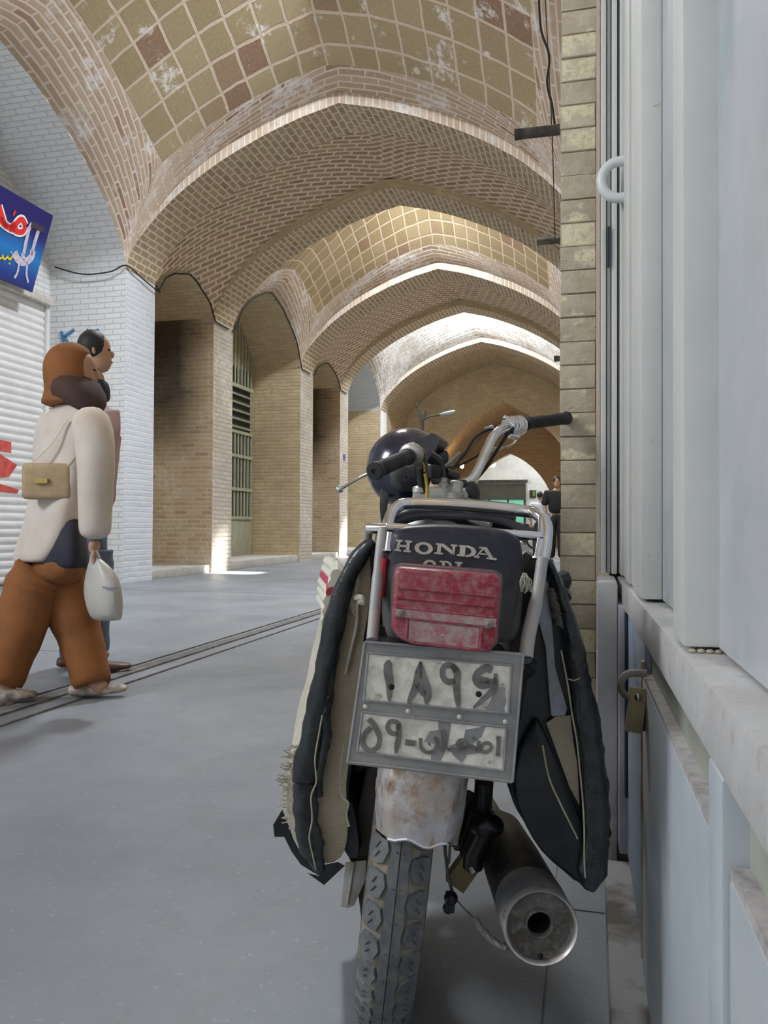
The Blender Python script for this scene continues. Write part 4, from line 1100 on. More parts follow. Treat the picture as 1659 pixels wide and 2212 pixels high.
# ---- tank, side covers, engine, frame, front end (mostly hidden, completes the machine)
mb = MB(); rings = []
for f, w, h0, h1 in ((.60, .05, .62, .70), (.66, .10, .60, .745), (.78, .125, .58, .78), (.92, .12, .60, .78), (1.02, .08, .64, .74), (1.05, .04, .66, .70)):
    rings.append([Vector((w*cos(a)*abs(cos(a))**-.35 if abs(cos(a)) > .01 else 0, f, (h0+h1)/2 + (h1-h0)/2*sin(a)*abs(sin(a))**-.35 if abs(sin(a)) > .01 else (h0+h1)/2)) for a in [2*pi*(k+.5)/24 for k in range(24)]])
mb.loft(rings, 0, True, True); mb.build('fuel_tank', [M_blk], bike, ang=60)
mb = MB(); mb.box((0, .62, .36), (.20, .26, .20)); mb.lathe([(.06, 0), (.062, .02), (.05, .03), (.052, .05), (.062, .06), (.05, .07), (.062, .10), (.05, .11), (.062, .13), (.05, .16)], 20, 0, T=Matrix.Translation((0, .72, .44)) @ Matrix.Rotation(-.25, 4, 'X')); mb.build('engine', [M_alu], bike, bevel=.02)
mb = MB(); mb.tube(bez([(0, 1.02, .74), (0, .95, .52), (0, .86, .30), (0, .6, .24)], 5), .016, 10); mb.tube(bez([(0, 1.02, .76), (0, .6, .62), (0, .30, .62)], 5), .016, 10); mb.build('frame_tubes', [M_blk], bike)
for sd in (-1, 1):
    mb = MB(); mb.box((sd*.10, .45, .52), (.02, .22, .18)); mb.build('side_cover', [M_blk], bike, bevel=.01)
FA = 1.34
make_tyre('front_tyre', FA, bike, False, .30)
wheelparts(FA, bike, .30)
mb = MB()
for sd in (-1, 1): mb.tube([Vector((sd*.07, FA-.02, .30)), Vector((sd*.07, FA-.16, .62))], .019, 14); mb.tube([Vector((sd*.07, FA-.16, .62)), Vector((sd*.07, 1.05, .80))], .015, 12)
mb.build('front_fork', [M_chrome2], bike)
mb = MB(); rings = []
for a in [radians(x) for x in range(10, 181, 10)]:
    rings.append([Vector((.05*s, FA + .335*cos(a), .30 + (.335 - .02*s*s)*sin(a))) for s in (-1, -.6, -.2, .2, .6, 1)])
mb.grid(rings, 0, None, True); mb.build('front_fender', [M_chrome], bike, fix=False)
mb = MB(); mb.lathe([(.03, -.05), (.06, -.045), (.085, -.02), (.09, .03), (.092, .04), (.07, .05), (.001, .055)], 28, 0, T=Matrix.Translation((0, 1.20, .72)) @ Matrix.Rotation(-pi/2, 4, 'X')); mb.build('headlamp', [M_blk], bike)

# ---- top yoke, clamp bolts and handlebar
YF = .80
mb = MB(); yo = [(892, 1062), (905, 1050), (940, 1052), (1005, 1058), (1012, 1070), (1010, 1082), (890, 1082)]
mb.prism(yo[::-1], lambda x, y, h: bk(x, y, YF + h), -.01, .06, 0); yk = mb.build('top_yoke', [M_alu], bike, bevel=.004)
mb = MB(); mb.lathe([(.016, 0), (.016, .012), (.0145, .014), (.0145, .024), (.010, .028), (.001, .029)], 6, 0, T=Matrix.Translation(bk(984, 1066, YF-.008))); mb.lathe([(.019, -.01), (.019, .002), (.017, .003)], 20, 0, T=Matrix.Translation(bk(984, 1068, YF-.008))); mb.build('fork_bolt', [M_alu], yk)
mb = MB(); mb.lathe([(.011, 0), (.011, .018), (.007, .02), (.007, .03)], 6, 0, T=Matrix.Translation(bk(957, 1062, YF))); mb.build('stem_bolt', [M_alu], yk)
mb = MB(); mb.lathe([(.016, 0), (.016, .010), (.008, .014), (.001, .015)], 16, 0, T=Matrix.Translation(bk(906, 1064, YF))); mb.build('fork_bolt', [M_alu], yk)
mb = MB(); mb.prism([(930, 1032), (1008, 1036), (1012, 1056), (990, 1050), (932, 1046)][::-1], lambda x, y, h: bk(x, y, YF + .04 + h), 0, .05, 0); mb.build('handlebar_clamp', [M_blk], yk, bevel=.004)
# instrument blocks beside the clamp
mb = MB(); mb.lathe([(.024, -.02), (.024, .006), (.022, .010), (.001, .014)], 20, 0, T=Matrix.Translation(bk(939, 1010, .86)) @ Matrix.Rotation(.25, 4, 'X')); mb.build('ignition_switch', [M_blk], bike)
mb = MB(); mb.tube(bez([bk(925, 985, .84), bk(945, 1000, .85), bk(955, 1040, .86)], 5), .014, 8); mb.tube([bk(960, 1022, .86), bk(985, 1030, .88)], .014, 10); mb.sphere(bk(1014, 1068, .86), .026, sc=(1, 1, 1.2)); mb.build('instrument_stalk', [M_blk], bike)
HB = .0115
hb = MB()
hb.tube(bez([bk(984, 1046, .86), bk(1012, 1040, .87), bk(1030, 1018, .885), bk(1050, 975, .905), bk(1066, 943, .925), bk(1090, 925, .955), bk(1140, 913, 1.01)], 6), HB, 14)
hbar = hb.build('handlebar', [M_chrome], bike)
gp0, gp1 = bk(1134, 915, 1.005), bk(1227, 903, 1.10)
def gripper(a, b, r, name, ribs=True):
    d = (b-a); L = d.length; T = Matrix.Translation(a) @ d.to_track_quat('Z', 'Y').to_matrix().to_4x4()
    pr = [(r*.9, 0), (r*1.15, .003), (r*1.15, .008), (r, .010)]; n = 16
    for k in range(n):
        z = .012 + (L-.03)*k/n; dz = (L-.03)/n
        pr += [(r, z), (r*1.0, z+dz*.6), (r*.93, z+dz*.65), (r*.93, z+dz*.95)]
    pr += [(r, L-.017), (r*1.1, L-.013), (r*1.12, L-.003), (r*1.0, L), (r*.35, L+.0005), (r*.30, L-.003), (r*.001, L-.003)]
    mb = MB(); mb.lathe(pr, 24, 0, T=T); return mb.build(name, [M_black], bike, ang=30)
gripper(gp0, gp1, .0150, 'right_grip')
# throttle / brake housing
hc = bk(1112, 920, .985); d = (gp1-gp0).normalized(); T = Matrix.Translation(hc) @ d.to_track_quat('Z', 'Y').to_matrix().to_4x4()
mb = MB(); mb.lathe([(.012, -.026), (.0225, -.024), (.0245, -.018), (.0245, -.002), (.0235, 0), (.0245, .002), (.0245, .016), (.022, .022), (.013, .024)], 28, 0, T=T, cap=True)
mb.sphere(bk(1094, 903, .975), .007, sc=(1.4, 1, .8)); mb.tube([bk(1100, 938, .97), bk(1118, 942, .985)], .010, 10); mb.build('throttle_housing', [M_chrome], bike)
mb = MB(); mb.tube(bez([bk(1046, 976, .93), bk(1070, 970, .97), bk(1090, 967, 1.0), bk(1106, 962, 1.03), bk(1116, 950, 1.05)], 5), [.0075]*8+[.0055]*8+[.005]*5, 10, flat=.6); mb.build('brake_lever', [M_chrome2], bike)
# cables
mb = MB()
mb.tube(bez([bk(1080, 922, .96), bk(1050, 930, .95), bk(1024, 948, .94), bk(1000, 985, .92), bk(975, 1015, .9), bk(955, 1035, .88)], 6), .0036, 8)
mb.tube(bez([bk(1085, 935, .96), bk(1060, 960, .94), bk(1030, 985, .93), bk(985, 1008, .91), bk(958, 1010, .9)], 6), .0030, 8)
mb.tube(bez([bk(1095, 940, .96), bk(1072, 975, .93), bk(1050, 1010, .91), bk(1025, 1038, .89)], 6), .0040, 8)
mb.build('control_cables', [M_cable], bike)
mb = MB(); mb.tube([bk(1048, 928, .955), bk(1066, 923, .957)], .0062, 10); mb.build('cable_end', [M_steel], bike)
mb = MB(); mb.tube([bk(958, 1012, .9), bk(995, 978, .92)], .0045, 8); mb.build('cable_end', [M_steel], bike)
# left side of the bar: riser towards the camera, switch block, grip, clutch lever
mb = MB(); mb.tube(bez([bk(915, 1064, .80), bk(913, 1030, .79), bk(908, 990, .77), bk(902, 975, .75), bk(885, 976, .73)], 5), [.0125]*8+[.014]*6+[.012]*7, 12); mb.build('bar_riser', [M_blk], bike)
ga, gb = bk(882, 986, .72), bk(808, 1018, .56)
gripper(ga, gb, .0155, 'left_grip')
T = Matrix.Translation(bk(888, 983, .735)) @ (gb-ga).normalized().to_track_quat('Z', 'Y').to_matrix().to_4x4()
mb = MB(); mb.lathe([(.013, -.016), (.0235, -.014), (.0255, -.008), (.0255, .006), (.022, .010), (.014, .012)], 24, 0, T=T, cap=True); mb.build('clutch_perch', [M_chrome2], bike)
mb = MB(); mb.tube(bez([bk(897, 968, .74), bk(903, 985, .745), bk(900, 1010, .74)], 4), .011, 10); mb.build('switch_block', [M_blk], bike)
mb = MB(); mb.tube(bez([bk(880, 1000, .75), bk(830, 1018, .70), bk(795, 1024, .665), bk(760, 1042, .63), bk(737, 1056, .61)], 5), [.0052]*21, 10, flat=.55); mb.sphere(bk(733, 1057, .608), .0075); mb.build('clutch_lever', [M_chrome], bike)
mb = MB(); mb.tube(bez([bk(918, 1024, .77), bk(922, 1050, .78), bk(921, 1080, .78)], 4), .0032, 6); mb.tube(bez([bk(917, 1018, .77), bk(914, 1000, .76), bk(905, 1004, .76)], 4), .0022, 6); mb.build('yellow_cord', [pm('yellow_cord', (.72, .50, .06), (.5, .34, .05), .8, scale=90)], bike)
# frayed rag tied to right rack leg
mb = MB(); random.seed(11)
for k in range(16):
    a = bk(1135 + random.uniform(-6, 6), 1242 + random.uniform(-4, 10), -.01); b = bk(1135 + random.uniform(-10, 12), 1262 + random.uniform(0, 20), -.014)
    mb.tube(bez([a, (a+b)/2 + Vector((random.uniform(-.005, .005), -.005, .002)), b], 3), .0012, 5)
mb.build('frayed_tie', [pm('pale_frayed_cloth', (.42, .46, .38), (.3, .28, .22), .9, scale=60)], bike)
# frame rod and clutter left of the lamp
mb = MB(); mb.tube(bez([bk(778, 1190, .16), bk(790, 1300, .14), bk(820, 1420, .12)], 5), .008, 10); mb.tube([bk(812, 1330, .05), bk(840, 1440, .05)], .012, 10); mb.box(bk(828, 1395, .03), (.02, .03, .05)); mb.build('sub_frame', [M_blk], bike)
# ------------------------------------------------------------------ saddlebags hung over the rear of the motorcycle
M_leather = pm('black_leather_trim', (.008, .011, .014), (.032, .038, .040), .26, scale=16, lo=.4, hi=.7, bump=.9, bscale=26)
M_leathd = pm('scuffed_black_vinyl', (.006, .008, .011), (.034, .038, .038), .40, scale=12, lo=.45, hi=.8, bump=.3, bscale=30)
def burl(name, c1, c2):
    t = NT(name); o = t.obj(); w = t.n('ShaderNodeTexWave'); w.wave_type = 'BANDS'; w.bands_direction = 'Z'; t.setv(w, Scale=110.0, Distortion=1.5); w.inputs['Detail'].default_value = 2; t.l(o, w.inputs['Vector'])
    n = t.noise(o, 14, 5, .6); c = t.mix(t.ramp(n, .35, .7), c1, c2); c = t.mix(t.math('MULTIPLY', w.outputs['Fac'], .18), c, (.26, .22, .16)); t.base(c); t.bump(w.outputs['Fac'], .35, .002); return t.fin(.95, 0, .1)
M_burl = burl('coarse_tan_canvas', (.44, .38, .29), (.34, .29, .21))
M_burlw = pm('cream_woven_wool', (.60, .56, .46), (.46, .42, .34), .95, scale=30, bump=.9, bscale=110)
M_thread = pm('pale_stitching', (.42, .38, .26), (.30, .27, .2), .9, scale=60)
def crumple(path, w, f, seg=9, amp=.003, n=6, thick=.010):
    """folded leather edging: a soft strip following a path, bulged like a half roll; returns rings"""
    P = bez([bk(x, y, f) for x, y in path], n); rings = []
    for i, p in enumerate(P):
        t = (P[min(i+1, len(P)-1)] - P[max(i-1, 0)]).normalized(); s_ = t.cross(Vector((0, 1, 0))).normalized()
        k = i/(len(P)-1); ww = (lerpt(w, k) if isinstance(w, list) else w)/2*(1 + random.uniform(-.025, .025) + .07*sin(i*.55) + .04*sin(i*1.3)); r = []
        for q in range(seg*2):
            a = 2*pi*q/(seg*2); bul = 1 + .10*sin(i*1.7 + q*.9)*.6
            r.append(p + s_*ww*cos(a) + Vector((0, -1, 0))*thick*sin(a)*bul + Vector((random.uniform(-amp, amp), random.uniform(-amp, amp), 0))*.4)
        rings.append(r)
    return rings
def bagbody(mb, pts, f0, f1, m, shrink=.92, dx=0.0):
    q = dense(pts, 3); R0 = [bk(x, y, f0) for x, y in q]; c = sum(R0, Vector())/len(R0)
    rings = []
    for f, s in ((f0, .97), (f0+.012, 1.0), ((f0+f1)/2, 1.03), (f1-.02, shrink), (f1, shrink*.9)):
        rings.append([Vector((c.x + (p.x-c.x)*s + dx*(f-f0), f + random.uniform(-.002, .002), c.z + (p.z-c.z)*s)) for p in R0])
    return mb.loft(rings, m, True, True)
# left bag
bagL = empty('saddlebag', M=BM @ Matrix.Translation((-.16, .1, .3)))
def settle(o_root, objs):
    for o in objs: o.parent = o_root; o.matrix_parent_inverse = Matrix()
    T = Matrix.Translation((-Vector(o_root['_off']))) if '_off' in o_root else Matrix()
class Bag:
    def __init__(s, name, off, label):
        s.off = Vector(off); s.r = empty(name, M=BM @ Matrix.Translation(off)); tag(s.r, label, 'saddlebag', None)
    def put(s, mb, name, mat, **kw):
        mb.V = [v - s.off for v in mb.V]; return mb.build(name, [mat], s.r, **kw)
bpy.data.objects.remove(bagL)
random.seed(21)
B = Bag('saddlebag', (-.16, .12, .28), 'woven cream saddlebag with black leather edging hanging on the left, aisle side of the motorcycle')
mb = MB(); bagbody(mb, [(800, 1195), (770, 1215), (735, 1290), (712, 1400), (690, 1520), (668, 1640), (652, 1740), (660, 1810), (690, 1868), (735, 1862), (752, 1800), (748, 1700), (762, 1600), (772, 1500), (786, 1380), (800, 1290)], .05, .42, 0, dx=-.12)
B.put(mb, 'gusset', M_burl)
mb = MB(); bagbody(mb, [(724, 1230), (705, 1300), (692, 1400), (668, 1500), (648, 1600), (622, 1690), (618, 1760), (634, 1820), (665, 1865), (690, 1840), (680, 1700), (700, 1500), (725, 1350), (740, 1260)], .075, .45, 0, dx=-.14)
B.put(mb, 'outer_panel', M_burlw)
mb = MB()
for i, (c, y) in enumerate((((.62, .60, .52), 1262), ((.50, .05, .08), 1278), ((.62, .60, .52), 1296), ((.60, .58, .48), 1325), ((.62, .60, .52), 1352), ((.35, .2, .2), 1380))):
    pass
M_strr = pm('red_woven_stripe', (.45, .05, .09), None, .9, bump=.5, bscale=100); M_strc = pm('pale_woven_stripe', (.66, .64, .55), None, .9, bump=.6, bscale=100)
for (x, y, r_, mt) in ((722, 1244, .009, M_strc), (716, 1264, .0085, M_strc), (711, 1281, .008, M_strr), (706, 1300, .0085, M_strc), (703, 1322, .008, M_strc), (700, 1345, .0075, M_strc)):
    mb = MB(); p = bk(x+6, y, .07); mb.tube([p, p + Vector((-.012, .10, .004)), p + Vector((-.05, .30, .0))], r_, 8); B.put(mb, 'woven_stripe', mt)
mb = MB(); mb.loft(crumple([(806, 1168), (778, 1200), (746, 1262), (724, 1340), (708, 1420), (694, 1500), (680, 1570), (666, 1640), (658, 1692)], [(0, .012), (.15, .022), (.4, .027), (.7, .030), (.9, .034), (1, .030)], .04, thick=.011, amp=.002, n=5), 0, True, True)
B.put(mb, 'leather_edging', M_leather, ang=70)
mb = MB(); mb.loft(crumple([(661, 1690), (660, 1740), (664, 1790), (674, 1830), (686, 1862), (693, 1882)], [(0, .029), (.3, .032), (.6, .030), (.75, .020), (1, .010)], .036, thick=.010, amp=.003, n=5), 0, True, True)
B.put(mb, 'leather_edging', M_leather, ang=70)
mb = MB(); mb.loft(crumple([(712, 1500), (704, 1540), (706, 1590), (696, 1640), (690, 1690), (690, 1720)], [(0, .006), (.3, .012), (.6, .010), (1, .008)], .034, thick=.005, amp=.003, n=5), 0, True, True)
B.put(mb, 'edging_flap', M_leathd, ang=70)
mb = MB(); mb.tube(bez([bk(696, 1545, .026), bk(688, 1590, .025), bk(680, 1640, .024), bk(683, 1688, .024), bk(672, 1720, .024), bk(674, 1770, .024), bk(668, 1810, .024), bk(676, 1850, .024), bk(682, 1878, .026)], 5), .0011, 5); B.put(mb, 'stitching', M_thread)
# inner black lining and the pale cord on it
mb = MB(); bagbody(mb, [(806, 1180), (780, 1240), (775, 1400), (760, 1560), (742, 1660), (728, 1790), (752, 1858), (775, 1850), (765, 1760), (752, 1720), (760, 1650), (785, 1500), (800, 1400), (812, 1300)], .062, .38, 0)
B.put(mb, 'inner_lining', M_leathd)
mb = MB(); mb.tube(bez([bk(778, 1215, .04), bk(766, 1255, .045), bk(772, 1300, .045), bk(770, 1350, .045), bk(758, 1405, .045), bk(746, 1455, .045)], 5), .0022, 6); mb.tube(bez([bk(742, 1610, .05), bk(736, 1650, .05), bk(734, 1700, .05), bk(740, 1722, .05), bk(752, 1735, .05), bk(748, 1760, .05), bk(754, 1785, .05)], 5), .0016, 6)
B.put(mb, 'pale_cord', M_burlw)
mb = MB(); mb.loft(crumple([(778, 1212), (766, 1262), (764, 1300), (768, 1330)], [(0, .004), (.4, .014), (.7, .014), (1, .004)], .05, thick=.004), 0, True, True); mb.tube(bez([bk(768, 1292, .035), bk(780, 1290, .03), bk(786, 1302, .03), bk(772, 1300, .03)], 4), .0035, 6); B.put(mb, 'canvas_loop', M_burlw)
# torn bottom flap
def sheet(pts, f, th, m, dx=0.0):
    mb = MB(); mb.prism(pts[::-1], lambda x, y, h: bk(x, y, f + h) + Vector((0, .0, .0)), 0, th, m); return mb
mb = sheet([(610, 1748), (590, 1782), (593, 1808), (614, 1808), (630, 1840), (650, 1868), (676, 1884), (690, 1892), (664, 1886), (692, 1906), (700, 1912), (745, 1870), (730, 1862), (690, 1870), (650, 1830), (622, 1780)], .09, .012, 0)
B.put(mb, 'torn_flap', M_leathd)
mb = MB(); random.seed(4)
for k in range(70):
    t = k/70; x = 634 - 12*sin(t*pi)*.8 - (14*t if t < .5 else 14*(1-t)); y = 1610 + 175*t
    a = bk(x + 8, y, .085); L = random.uniform(8, 26); b = bk(x - L*random.uniform(.5, 1), y + random.uniform(-8, 14), .08 + random.uniform(-.01, .01))
    mb.tube(bez([a, (a+b)/2 + Vector((0, random.uniform(-.003, .003), random.uniform(-.003, .003))), b], 2), .0008, 4)
o = B.put(mb, 'wool_fringe', M_burlw); o['kind'] = 'stuff'

# right bag
random.seed(8)
B = Bag('saddlebag', (.16, .12, .28), 'black leather and canvas saddlebag hanging on the right, wall side of the motorcycle')
mb = MB(); bagbody(mb, [(1176, 1215), (1160, 1300), (1142, 1420), (1125, 1540), (1105, 1640), (1100, 1700), (1120, 1760), (1170, 1830), (1225, 1895), (1270, 1915), (1292, 1840), (1296, 1740), (1284, 1620), (1262, 1520), (1240, 1420), (1215, 1320), (1196, 1235)], .06, .46, 0, dx=.0)
B.put(mb, 'bag_body', M_leathd)
mb = MB(); mb.loft(crumple([(1178, 1205), (1200, 1250), (1222, 1320), (1240, 1400), (1254, 1470), (1266, 1540), (1277, 1620), (1284, 1690), (1288, 1760), (1286, 1830), (1276, 1890), (1270, 1916)], [(0, .008), (.12, .014), (.3, .024), (.5, .030), (.7, .032), (.9, .034), (1, .016)], .045, thick=.013, amp=.003, n=5), 0, True, True)
B.put(mb, 'leather_edging', M_leather, ang=70)
mb = sheet([(1180, 1562), (1200, 1548), (1232, 1545), (1238, 1600), (1247, 1650), (1252, 1740), (1230, 1700), (1205, 1630)], .052, .01, 0); B.put(mb, 'canvas_gusset', M_burl)
mb = MB(); 
bp = [(1150, 1560), (1166, 1560), (1190, 1610), (1220, 1680), (1246, 1748), (1262, 1800), (1262, 1905), (1240, 1900), (1170, 1840), (1125, 1760), (1108, 1690), (1120, 1620)]
q = dense(bp, 3); R0 = [bk(x, y, .05) for x, y in q]; c = sum(R0, Vector())/len(R0)
mb.loft([[c + (p-c)*s + Vector((0, f, 0)) for p in R0] for s, f in ((.90, -.006), (.97, -.003), (1, .004), (1, .02))], 0, True, True); B.put(mb, 'lower_flap', M_leathd, ang=70)
mb = MB(); mb.tube(bez([bk(1172, 1610, .040), bk(1186, 1680, .040), bk(1210, 1735, .040), bk(1232, 1780, .040), bk(1248, 1812, .040)], 5), .0013, 5)
mb.tube(bez([bk(1212, 1405, .03), bk(1222, 1455, .03), bk(1228, 1490, .03), bk(1236, 1545, .03), bk(1246, 1600, .03), bk(1252, 1660, .03), bk(1258, 1720, .03), bk(1262, 1790, .03), bk(1262, 1850, .03), bk(1264, 1895, .032)], 5), .0011, 5)
mb.tube(bez([bk(1228, 1466, .03), bk(1240, 1470, .03), bk(1252, 1465, .032)], 4), .0009, 5)
B.put(mb, 'stitching', M_thread)
mb = sheet([(1172, 1236), (1186, 1262), (1192, 1330), (1200, 1440), (1208, 1470), (1226, 1530), (1222, 1546), (1190, 1548), (1184, 1480), (1178, 1400), (1160, 1330), (1160, 1290)], .050, .01, 0); B.put(mb, 'grey_tape_patch', pm('silver_grey_tape', (.30, .33, .38), (.20, .20, .20), .5, .2, scale=22, lo=.42, hi=.62, bump=.8, bscale=30), bevel=.003)
mb = MB(); random.seed(2)
for k in range(5):
    x, y = 1192 + k*4 + random.uniform(-3, 3), 1282 + k*15; mb.loft(crumple([(x-6, y-10), (x+2, y), (x+10, y+14)], [(0, .006), (.5, .016), (1, .006)], .045, thick=.007, amp=.004), 0, True, True)
B.put(mb, 'torn_cloth', pm('grey_brown_rag', (.16, .14, .13), (.07, .06, .055), .9, scale=40, bump=.5))
mb = MB(); mb.tube([bk(1198, 1256, .10), bk(1214, 1254, .11), bk(1219, 1262, .12)], [.008, .014, .010], 8); mb.tube([bk(1204, 1272, .10), bk(1220, 1290, .12)], [.012, .010], 8); B.put(mb, 'bundled_cloth', M_leathd)
mb = sheet([(1290, 1560), (1300, 1640), (1314, 1740), (1318, 1790), (1322, 1800), (1308, 1830), (1292, 1860), (1288, 1700)], .14, .25, 0); B.put(mb, 'outer_panel', pm('dark_olive_weave', (.045, .042, .03), (.08, .075, .055), .9, scale=80, bump=.6, bscale=120))

# ------------------------------------------------------------------ helmet hung on the left bar
HC = atY(880, 1012, 1.93); HRad = .0985
helm = empty('motorcycle_helmet', HC); tag(helm, 'glossy dark navy open-face helmet hanging behind the left handlebar grip', 'helmet')
camr = CM @ Vector((1, 0, 0)); camu = CM @ Vector((0, 1, 0)); camf = CM @ Vector((0, 0, -1))
def hd(r, u, f): return (camr*r + camu*u + camf*f)
oax = hd(.86, -.30, -.12).normalized()
Q = oax.to_track_quat('Z', 'Y').to_matrix().to_4x4()
M_helm = pm('navy_gloss_shell', (.008, .012, .035), (.016, .02, .04), .22, scale=10, spec=.6, coat=.5)
mb = MB(); pr = [(.0005, -HRad*1.02)]
for k in range(1, 22):
    th = radians(180 - k*5.8); pr.append((HRad*sin(th), HRad*1.02*cos(th)))
e_ = pr[-1]; pr += [(e_[0]-.004, e_[1]+.001), (e_[0]-.012, e_[1]-.006), (e_[0]-.03, e_[1]-.05)]
mb.lathe(pr, 48, 0, T=Q); mb.build('shell', [M_helm], helm, ang=60)
mb = MB(); mb.lathe([(e_[0]+.0015, e_[1]-.006), (e_[0]+.003, e_[1]), (e_[0]-.001, e_[1]+.004), (e_[0]-.006, e_[1]+.002)], 48, 0, T=Q); mb.build('rim_trim', [M_black], helm)
mb = MB(); mb.lathe([(.001, -.02), (.05, -.01), (.082, .02), (.080, .03)], 32, 0, T=Q); mb.build('liner', [M_seat], helm)
def hpx(px, py, dY=0.0): return atY(px, py, 1.93 + dY) - HC
mb = MB(); mb.loft([[hpx(898 + 0*i, 968, -.08 + .0*i)*1 if False else v for v in r] for r in [[hpx(x + 0, y, d) for x, y in q] for q, d in (([(902, 962), (915, 945), (932, 936), (942, 938), (950, 950), (940, 975), (925, 985), (908, 980)], -.075), ([(905, 962), (918, 943), (936, 935), (955, 945), (966, 955), (958, 975), (935, 985), (912, 982)], -.03), ([(915, 960), (930, 945), (948, 945), (966, 955), (969, 962), (960, 972), (940, 980), (922, 978)], .03))]], 0, True, True)
mb.build('visor_peak', [M_seat], helm, ang=60)
mb = MB(); mb.prism([(928, 984), (966, 972), (970, 985), (968, 1006), (945, 1012), (928, 1000)][::-1], lambda x, y, h: hpx(x, y, -.05 + h), 0, .10); mb.build('face_padding', [M_leathd], helm, bevel=.006)
mb = MB(); mb.lathe([(.002, .006), (.018, .007), (.030, .002), (.036, -.004), (.036, -.012)], 24, 0, T=Matrix.Translation(hpx(876, 1030, -.092)) @ (-camf + camr*.15 - camu*.2).normalized().to_track_quat('Z', 'Y').to_matrix().to_4x4()); ec = mb.build('ear_cup', [pm('grey_ear_cup', (.05, .05, .055), (.09, .09, .09), .35, scale=30)], helm)
mb = MB()
for (x, y, a) in ((859, 1027, .5), (875, 1037, -.1), (892, 1027, -.9)):
    p = hpx(x, y, -.104); mb.box(p, (.0028, .004, .009), rot=Matrix.Rotation(a, 3, 'Y'))
    mb.M[-6:] = [0]*6
mb.build('vent_slots', [M_dkgap], ec)
for (x, y) in ((893, 958), (830, 1031)):
    mb = MB(); mb.sphere(hpx(x, y, -.085 if x > 850 else -.068), .0042); mb.build('snap_stud', [M_steel], helm)
mb = MB(); mb.loft(crumple([(842, 1046), (870, 1062), (905, 1052)], .03, 1.05, thick=.012), 0, True, True, T=Matrix.Translation(-HC) @ BM); mb.build('lower_cushion', [M_leathd], helm, ang=60)
mb = MB(); mb.prism([(822, 1055), (834, 1056), (842, 1070), (836, 1100), (828, 1128), (822, 1128), (820, 1090)][::-1], lambda x, y, h: hpx(x, y, -.07 + h), 0, .012); mb.build('chin_strap', [M_blk], helm, bevel=.002)
# ------------------------------------------------------------------ walkers in the aisle
M_skin = pm('skin', (.50, .30, .21), (.44, .26, .18), .6, scale=10)
M_brown = pm('rust_brown_cloth', (.27, .10, .028), (.20, .075, .022), .85, scale=8, bump=.2, bscale=40)
M_dbrown = pm('dark_maroon_cloth', (.07, .035, .03), (.05, .03, .03), .85, scale=8)
M_cream = pm('cream_jacket_cloth', (.62, .53, .46), (.68, .62, .57), .85, scale=6, bump=.2, bscale=30)
M_navy = pm('navy_cloth', (.02, .022, .04), (.035, .035, .05), .8, scale=8)
M_hair = pm('dark_hair', (.015, .013, .013), None, .6)
M_pink = pm('dusty_pink_cloth', (.40, .26, .26), (.46, .33, .33), .85, scale=8)
M_jean = pm('faded_denim', (.10, .13, .20), (.16, .20, .29), .85, scale=30)
M_shoe = pm('brown_leather_shoe', (.08, .035, .02), None, .5)
M_beige = pm('beige_leather', (.46, .34, .20), (.36, .25, .14), .6, scale=10)
M_plas = pm('grey_white_plastic', (.52, .50, .47), (.44, .43, .41), .4, scale=5, bump=.5, bscale=14)
def person(name, loc, label, group=None):
    r = empty(name, loc); tag(r, label, 'person', group); return r
class Fig:
    """joints given at photo pixels and a distance; everything stored relative to the feet"""
    def __init__(s, Y, base, label, group=None):
        s.Y = Y; s.o = atY(*base, Y); s.o.z = 0; s.r = person('person', s.o, label, group)
    def p(s, px, py, dy=0.0): return atY(px, py, s.Y + dy) - s.o
    def sk(s, name, J, E, R, mat, root=0, sub=2): return skin(name, [s.p(*j) for j in J], E, R, mat, s.r, root, sub)
def hand(fig, name, wrist, palm, drop, mat, spread=None, curl=.6, sc=1.0):
    """hand with palm, four fingers and a thumb as one skinned surface; fingers curl around what they hold"""
    d = (palm - wrist).normalized(); side = d.cross(drop).normalized(); V = [wrist, palm*.5 + wrist*.5, palm]; E = [(0, 1), (1, 2)]; R = [.026*sc, (.036*sc, .018*sc), (.036*sc, .016*sc)]
    for k in range(4):
        b = palm + side*(k-1.5)*.019*sc; L = (.030, .034, .032, .025)[k]*sc
        j1 = b + d*L*.9; j2 = j1 + (d*(1-curl) + drop*curl).normalized()*L*.8; j3 = j2 + (drop - d*curl*.5).normalized()*L*.65
        n = len(V); V += [b, j1, j2, j3]; E += [(2, n), (n, n+1), (n+1, n+2), (n+2, n+3)]; R += [.010*sc, .0092*sc, .0085*sc, .007*sc]
    n = len(V); tb = wrist*.6 + palm*.4 - side*.028*sc; V += [tb, tb + (d*.6 - side*.5).normalized()*.03*sc, tb + (d*.6 - side*.5).normalized()*.03*sc + (d*.7+drop*.5).normalized()*.028*sc]; E += [(1, n), (n, n+1), (n+1, n+2)]; R += [.012*sc, .0105*sc, .0085*sc]
    return skin(name, V, E, R, mat, fig.r, 0, 1)
